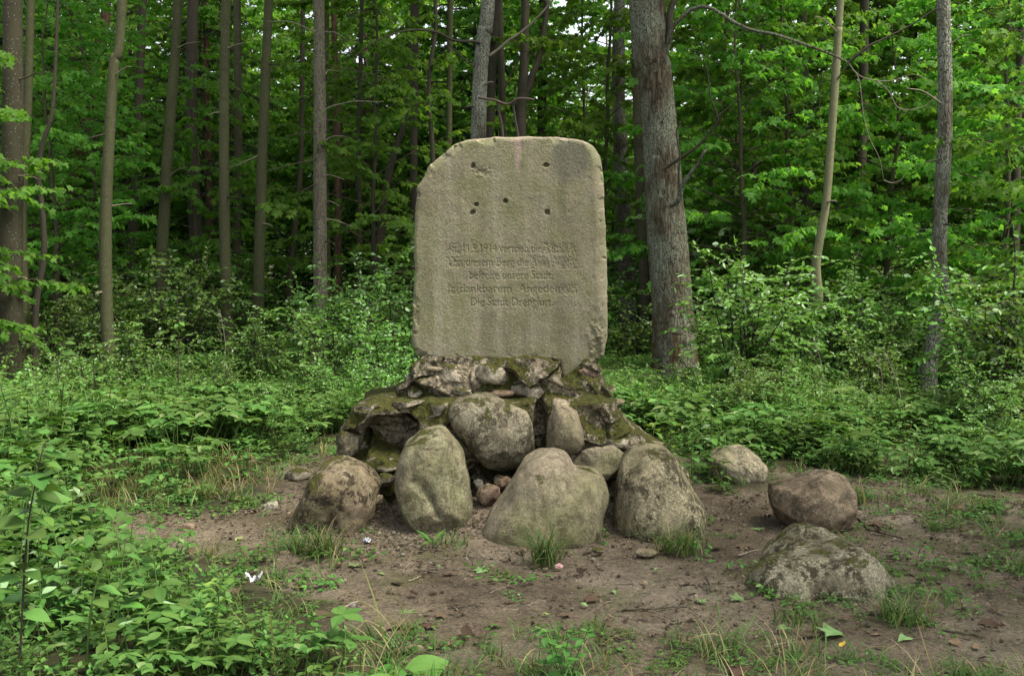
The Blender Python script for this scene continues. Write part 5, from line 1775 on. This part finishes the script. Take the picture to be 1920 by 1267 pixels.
def leafy_plant(label, path, Y, r0, nleaf, size, kind, name='leafy_plant', seed=0, stem=STALK, start=.25, cat='plant', jit=.35, group=None, spread=.9):
    """upright plant: stalk along image points (base first), alternate leaves as parts"""
    r3 = np.random.RandomState(seed)
    W = np.array([at(a, b_, Y) for a, b_ in path])
    gz0 = gh(W[0][0], Y)
    W[0][2] = gz0 - .03
    base = np.array([W[0][0], Y, gz0])
    W = spline(W, 18)
    W[:, 1] += np.linspace(0, 1, 18) * r3.normal(0, .06)
    t = empty(name, base, label, cat, group)
    mb = MB()
    mb.tube(W - base, np.linspace(r0, r0 * .4, 18), 6)
    link('stalk', mb.mesh('stalk', stem), (0, 0, 0), t)
    for i in range(nleaf):
        f = start + (1 - start) * (i + .3 * r3.rand()) / max(1, nleaf - 1)
        k = min(f, .999) * 17
        a = int(k)
        p = W[a] + (W[a + 1] - W[a]) * (k - a)
        az = i * 2.4 + r3.normal(0, .4)
        d = np.array([math.cos(az) * spread, math.sin(az) * spread, r3.uniform(-.35, .45)])
        put_leaf(t, base, p + norm(d) * .01, d, rand_up(r3, jit), size * r3.uniform(.65, 1.15) * (1.1 - .35 * f), LEAFM[kind][r3.randint(len(LEAFM[kind]))])
    return t


for i, a in enumerate([
        ('dark-stemmed sapling with broad drooping leaves rising from the herbs', [(30, 1260), (36, 1150), (40, 1000), (52, 900), (60, 840)], 3.75, .005, 34, .13, 'herb', 'sapling', 1, DARKSTEM),
        ('green cane bending outward with a few broad leaves', [(160, 1260), (168, 1180), (185, 1090), (214, 1045)], 3.85, .006, 7, .12, 'herb', 'leafy_plant', 2),
        ('leafy cane with one upturned pale leaf in the herb bed', [(205, 1240), (230, 1190), (255, 1165), (262, 1150)], 4.0, .005, 6, .13, 'bush', 'leafy_plant', 3),
        ('yellow-green bellflower-like plant with slim leaves at the edge of the herb bed', [(400, 1280), (404, 1200), (410, 1120), (415, 1085)], 4.1, .004, 16, .085, 'bright', 'leafy_plant', 4),
        ('yellowish drooping weed beside the slim-leaved plant', [(450, 1280), (448, 1210), (455, 1150)], 4.2, .004, 13, .075, 'bright', 'leafy_plant', 5),
        ('tall thin green stalk leaning over the grass patch', [(45, 1010), (60, 930), (78, 860), (100, 800)], 5.2, .005, 8, .085, 'herb', 'leafy_plant', 6),
        ('sapling with rounded blue-green leaves above the herbs', [(105, 840), (112, 760), (100, 690), (110, 640)], 8.0, .007, 18, .12, 'herb', 'sapling', 7, DARKSTEM),
        ('young sapling with pale rounded leaves standing alone in the herbs', [(333, 720), (334, 660), (335, 600), (330, 555)], 10.5, .008, 26, .09, 'herb', 'sapling', 8, DARKSTEM),
        ('leafy sapling with drooping round leaves near the knotted trunk', [(185, 720), (175, 690), (180, 650), (165, 620)], 10.8, .008, 22, .10, 'herb', 'sapling', 9, DARKSTEM),
        ('bright leafy weed growing against the rubble slope', [(1255, 905), (1258, 850), (1262, 800), (1258, 775)], 7.0, .005, 16, .105, 'bright', 'leafy_plant', 10),
        ('leafy weed between the cone-shaped and the rounded boulder', [(1300, 900), (1298, 860), (1302, 820), (1308, 790)], 7.3, .005, 15, .10, 'herb', 'leafy_plant', 11),
        ('pale-leaved weed beside the rounded boulder', [(1335, 880), (1336, 830), (1334, 780), (1330, 755)], 7.75, .005, 12, .10, 'bush', 'leafy_plant', 12),
        ('low leafy weed in front of the rounded boulder', [(1348, 925), (1350, 900), (1356, 870)], 7.25, .004, 10, .085, 'herb', 'leafy_plant', 13),
        ('bright weed with broad leaves under the pedestal shoulder', [(1220, 860), (1226, 820), (1235, 790)], 7.5, .005, 12, .11, 'bright', 'leafy_plant', 14),
        ('slim weed standing at the brink of the bare earth', [(905, 1245), (908, 1200), (915, 1170)], 4.35, .004, 9, .06, 'herb', 'leafy_plant', 15),
        ('small leafy weed at the foot of the notched boulder', [(1122, 1030), (1128, 1005), (1132, 985)], 6.0, .003, 9, .05, 'herb', 'leafy_plant', 16),
        ('crooked dark young tree stem with dense leaves at the rim of the clearing', [(1886, 830), (1888, 740), (1880, 700), (1892, 640), (1900, 560), (1905, 480), (1900, 420)], 10.2, .018, 40, .15, 'herb', 'sapling', 17, DARKSTEM)]):
    leafy_plant(*a)

# rosettes
def rosette(label, px, py, n, size, kind, seed, name='rosette_plant', lift=.4):
    r3 = np.random.RandomState(seed)
    x_, y_ = gnd(px, py)
    base = np.array([x_, y_, gh(x_, y_)])
    t = empty(name, base, label, 'plant')
    for i in range(n):
        az = i * 6.283 / n + r3.normal(0, .35)
        d = np.array([math.cos(az), math.sin(az), lift * r3.uniform(.4, 1.6)])
        put_leaf(t, base, base + d * .01, d, np.array([0, 0, 1.0]), size * r3.uniform(.7, 1.15), LEAFM[kind][r3.randint(len(LEAFM[kind]))])
    return t


rosette('dock-like rosette of long bright leaves before the egg-shaped boulder', 812, 1020, 6, .15, 'lance', 31, lift=.7)
rosette('flat rosette of broad leaves in the grass patch', 375, 930, 7, .14, 'lance', 32)
rosette('small rosette at the edge of the trodden earth', 232, 1020, 6, .11, 'lance', 33)
x_, y_ = gnd(790, 1330)
base = np.array([x_, y_, gh(x_, y_)])
t = empty('burdock_plant', base, 'big bright heart-shaped burdock leaves at the grassy verge', 'plant')
for (px, py, Y, d, sz, q) in [(775, 1262, 4.0, (.75, .25, .22), .15, 1), (750, 1275, 3.95, (-.75, .1, .12), .14, 0), (790, 1300, 3.8, (.2, -.7, .1), .12, 0)]:
    p = at(px, py, Y)
    mb = MB()
    mb.tube(spline([np.zeros(3), (p - base) * .5 + np.array([0, 0, .02]), p - base], 8), .005, 6)
    link('leaf_stalk', mb.mesh('leaf_stalk', STALK), (0, 0, 0), t)
    put_leaf(t, base, p, d, np.array([-.1, -.62, .75]), sz, LEAFM['heart'][q])

# grass tufts at the feet of the boulders
for i, (px, py, n, h_, sp, lab) in enumerate([(605, 1040, 110, .25, .055, 'long grass tuft at the foot of the pinkish spotted boulder'), (555, 1032, 70, .22, .045, 'ragged grass tuft beside the pinkish spotted boulder'),
                                              (1022, 1052, 120, .27, .04, 'tall grass tuft before the notched olive boulder'), (1275, 1030, 130, .24, .055, 'arching grass tuft before the cone-shaped boulder'),
                                              (848, 1018, 40, .12, .05, 'thin grass tuft beside the dock rosette'), (1690, 1165, 80, .22, .05, 'grass tuft behind the low broad boulder'),
                                              (1500, 1170, 60, .11, .07, 'short grass tuft before the low broad boulder'), (1610, 940, 60, .2, .05, 'grass tuft behind the angular reddish boulder')]):
    x_, y_ = gnd(px, py)
    tag(link('grass_tuft', grass_tuft(700 + i, n, h_, sp, GRASS, .18), (x_, y_, gh(x_, y_))), lab, 'grass', 'grass tufts around the boulders')

# dry stalks standing in the herbs
for i, (px, py, dx, hh_, Y) in enumerate([(1690, 860, -30, 200, 9.6), (1640, 840, 8, 170, 10.4), (1540, 800, -14, 170, 11.0), (1700, 840, 12, 90, 10.2), (420, 780, -8, 200, 13.2), (690, 800, 18, 110, 11.5)]):
    mb = MB()
    p0 = at(px, py, Y)
    p0[2] = gh(p0[0], Y) - .02
    p1 = at(px + dx, py - hh_, Y)
    mid = (p0 + p1) / 2 + np.array([.05, 0, .03])
    mb.tube(spline([p0, mid, p1], 12) - p0, np.linspace(.006, .002, 12), 5)
    for q in range(5):
        a_ = p0 + (p1 - p0) * (.6 + .08 * q)
        mb.tube(np.array([a_, a_ + np.array([rs.uniform(-.12, .12), rs.uniform(-.1, .1), .12])]) - p0, [.002, .001], 3, False)
    o = link('dry_stalk', mb.mesh('dry_stalk', PALETWIG), p0)
    tag(o, 'dry brown flower stalk standing in the undergrowth', 'stalk', 'dry stalks in the undergrowth')

# sticks
for i, (a, b_, r_, mt, lab) in enumerate([((1110, 1186), (1166, 1197), .009, TWIG, 'short thick brown stick near the grassy verge'), ((632, 1143), (668, 1126), .007, PALETWIG, 'pale stick lying by the herb bed'),
                                     ((922, 1108), (975, 1078), .003, PALETWIG, 'straw-coloured curved stem on the trodden earth'), ((770, 1084), (798, 1070), .004, PALETWIG, 'short pale stem on the trodden earth'),
                                     ((775, 1064), (822, 1070), .004, TWIG, 'dark twig in front of the egg-shaped boulder'), ((840, 1138), (890, 1130), .004, TWIG, 'thin twig on the trodden earth'),
                                     ((1382, 1035), (1420, 1024), .006, PALETWIG, 'pale twig near the low broad boulder'), ((1160, 1142), (1290, 1134), .005, TWIG, 'long branching twig pressed into the earth'),
                                     ((1325, 1090), (1332, 1108), .009, TWIG, 'stubby stick standing out of the earth'), ((1270, 1094), (1360, 1090), .004, TWIG, 'thin twig beside the stubby stick'),
                                     ((1620, 985), (1700, 1005), .007, TWIG, 'twig beyond the angular boulder'), ((1605, 965), (1630, 985), .008, TWIG, 'short stick leaning on the angular boulder'),
                                     ((1820, 925), (1865, 928), .010, TWIG, 'dark stick at the edge of the path'), ((1205, 1032), (1252, 1026), .009, BARK['pine'], 'reddish bark strip before the cone-shaped boulder'),
                                     ((440, 905), (455, 925), .012, TWIG, 'short rotten stick by the grass patch'), ((505, 1048), (600, 1040), .004, PALETWIG, 'pale stem in front of the grass tuft'),
                                     ((960, 1140), (1020, 1120), .003, PALETWIG, 'long dry straw on the trodden earth'), ((1010, 1230), (1120, 1215), .005, TWIG, 'dark twig along the grassy verge'),
                                     ((1770, 1180), (1850, 1195), .005, TWIG, 'forked twig on the mossy earth'), ((1430, 1210), (1500, 1200), .005, PALETWIG, 'pale twig before the fallen maple leaf')]):
    A, B = gnd(*a), gnd(*b_)
    n_ = 9
    tt = np.linspace(0, 1, n_)[:, None]
    XYs = A * (1 - tt) + B * tt + rs.normal(0, .006, (n_, 2))
    W = np.column_stack([XYs, ground_h(XYs[:, 0], XYs[:, 1]) - .016 + r_])
    if 'standing' in lab:
        W[:, 2] += np.linspace(.05, 0, n_)
    c_ = W.mean(0)
    mb = MB()
    mb.tube(W - c_, np.linspace(r_, r_ * .6, n_), 6)
    if i % 3 == 1:
        mb.tube(np.array([W[5], W[5] + np.array([.05, .03, .01])]) - c_, [r_ * .5, r_ * .3], 4)
    tag(link('stick', mb.mesh('stick', mt), c_), lab, 'stick')

# fallen leaves
def fallen(shape, tint, mat, seed):
    r3 = np.random.RandomState(seed)
    L = Leaves()
    L.add(np.array([-.4, 0, .06]), np.array([1, 0, 0.0]), np.array([0, 0, 1.0]), 1.0, tint)
    me = L.mesh('fallen_leaf', shape, mat)
    V = np.empty(len(me.vertices) * 3, np.float32)
    me.vertices.foreach_get('co', V)
    V = V.reshape(-1, 3)
    V[:, 2] += r3.normal(0, .05, len(V))
    me.vertices.foreach_set('co', V.ravel())
    return me


FL = {'g': fallen(MAPLE, .3, FRESHLEAF, 1), 'y': fallen(OVATE, .7, FRESHLEAF, 2), 'o': fallen(OVATE, 1.0, FRESHLEAF, 3), 'b': fallen(MAPLE, .5, DEADLEAF, 4), 't': fallen(OVATE, .95, DEADLEAF, 5), 'p': fallen(OVATE, .4, FRESHLEAF, 6)}
LN = {'g': ('green maple leaf fallen on the trodden earth', 'fallen green maple leaves'), 'y': ('yellow-green leaf fallen on the trodden earth', 'fallen yellow-green leaves'), 'o': ('bright orange-yellow leaf on the trodden earth', 'fallen orange leaves'),
      'b': ('curled brown maple leaf on the trodden earth', 'fallen brown maple leaves'), 't': ('tan dry leaf on the trodden earth', 'fallen tan leaves'), 'p': ('plain green oval leaf fallen on the trodden earth', 'fallen oval green leaves')}
for i, (px, py, sz, k) in enumerate([(666, 1058, .085, 'g'), (902, 1066, .085, 'g'), (821, 1058, .045, 'p'), (688, 1047, .05, 't'), (1030, 1199, .05, 'o'), (838, 1208, .06, 't'), (765, 1147, .09, 'g'), (715, 1075, .06, 'p'), (1096, 1133, .05, 'p'), (1026, 1150, .05, 'y'),
                                     (1066, 1154, .08, 'b'), (805, 1172, .09, 'b'), (1475, 1178, .085, 'p'), (1562, 1186, .16, 'g'), (1700, 1198, .10, 'p'), (1790, 1207, .08, 't'), (1580, 1207, .05, 'o'), (1382, 1120, .08, 'g'), (1232, 1064, .05, 'p'), (1150, 1107, .05, 'p'),
                                     (1315, 1125, .07, 'g'), (1855, 1168, .1, 'b'), (1830, 1215, .06, 't'), (1500, 1230, .08, 'p'), (1385, 1258, .10, 'b'), (1690, 925, .07, 'g'), (1812, 995, .12, 'p'), (1850, 1000, .09, 'p'), (1783, 1060, .10, 'p'), (1880, 1063, .11, 'g'),
                                     (1640, 1190, .05, 't'), (955, 1128, .06, 'b'), (640, 1160, .07, 'b'), (560, 1100, .07, 't'), (450, 1012, .08, 'y'), (600, 985, .05, 't'), (1420, 985, .08, 'g'), (1210, 1090, .05, 't'), (1300, 1160, .06, 'b')]):
    x_, y_ = gnd(px, py)
    o = link('fallen_leaf', FL[k], (x_, y_, gh(x_, y_) - .008), None, (rs.normal(0, .12), rs.normal(0, .12), rs.uniform(0, 6.28)), sz)
    tag(o, LN[k][0], 'leaf', LN[k][1])


# litter
def crumple(seed, amp):
    V, F = ICO[4]
    rr2 = 1 + amp * (1 - 2.2 * np.abs(fbm(V, 1.8, 3, seed)))
    return V * rr2[:, None] * np.array([1, .8, .6]), F


def plain(name, col, rough, metal=0.0):
    m_, nt_, out_ = nmat(name)
    g_ = G(nt_)
    p_ = g_.bsdf(out_, g_.ramp(g_.noise(g_.coord(), 3, 4), [(.3, tuple(c * .85 for c in col)), (.7, col)]), rough, .4)
    p_.inputs['Metallic'].default_value = metal
    return m_


for i, (px, py, sz, col, rg, mtl, lab) in enumerate([(476, 1112, .028, (.55, .54, .55), .6, 0.0, 'crumpled white paper scrap caught in the herbs'), (688, 1016, .02, (.42, .44, .48), .35, .7, 'small ball of silver foil by the spotted boulder'),
                                                (1048, 1063, .018, (.55, .33, .30), .6, 0.0, 'small pink scrap on the trodden earth')]):
    V, F = crumple(900 + i, .35)
    if i == 0:
        uu, ww = np.meshgrid(np.linspace(-1, 1, 16), np.linspace(-1, 1, 16), indexing='ij')
        V = np.column_stack([uu.ravel() * 1.5, ww.ravel(), np.zeros(256)])
        F = grid_faces(16, 16)
        V[:, 2] = 1.1 * np.abs(fbm(V, 1.1, 2, 5)) + .5 * np.abs(V[:, 0]) ** 1.5
        V[:, :2] *= (1 - .25 * np.abs(fbm(V, 1.4, 2, 6)))[:, None]
    x_, y_ = gnd(px, py)
    dz = .05 if i == 0 else sz * .4
    tag(link('paper_scrap' if i != 1 else 'foil_scrap', new_mesh('scrap', V * sz, F, plain('scrap_%d' % i, col, rg, mtl), False), (x_, y_, gh(x_, y_) + dz)), lab, 'litter')


# soil crumbs loosened by feet
def clod(seed):
    V, F = ICO[2]
    V = V * np.array([1, .85, .6]) * (1 + .35 * vnoise(V * 2.1 + seed, seed))[:, None]
    return new_mesh('clod', V, F, M_SOIL, False)


m_, nt_, out_ = nmat('soil_crumb')
g_ = G(nt_)
oi_ = g_.n('ShaderNodeObjectInfo')
g_.bsdf(out_, g_.ramp(oi_.outputs['Random'], [(0.0, (0.05, 0.036, 0.024)), (0.6, (0.12, 0.09, 0.062)), (1.0, (0.22, 0.175, 0.125))]), 0.95, 0.1)
M_SOIL = m_
x, y, r2 = sample_ground(30000, 3.6, 9.5, 111)
cv, sd = cover(x, y)
keep = (sd < 0) & (r2.rand(len(x)) < .35 + .5 * (fbm(np.column_stack([x, y, 0 * x]), 1.7, 2, 112) > 0))
x, y = x[keep], y[keep]
scatter('soil_crumbs', 'loose crumbs of brown soil over the trodden earth', 'soil', [clod(1), clod(2), clod(3)], np.column_stack([x, y, ground_h(x, y) - .013]), rot3(r2, len(x), .5), np.clip(r2.lognormal(-5.2, .45, len(x)), .002, .014), r2.randint(0, 3, len(x)))


# tall herbs of the lush bed beside the path
r3 = np.random.RandomState(41)
for i in range(26):
    px, py = r3.uniform(-60, 330), r3.uniform(1010, 1290)
    if px > 200 and py < 1080:
        px -= 160
    Y = GY_(px, py)
    if Y < 3.5:
        continue
    hh_ = r3.uniform(.32, .62) * FPX / Y
    leafy_plant('tall leafy herb of the lush bed beside the path', [(px, py), (px + r3.normal(0, 8), py - hh_ * .5), (px + r3.normal(0, 18), py - hh_)], Y, .004, r3.randint(12, 19), r3.uniform(.07, .115), ('herb', 'herb', 'bush')[i % 3], 'leafy_plant', 60 + i, STALK, .2, 'plant', .4, 'tall herbs beside the path')
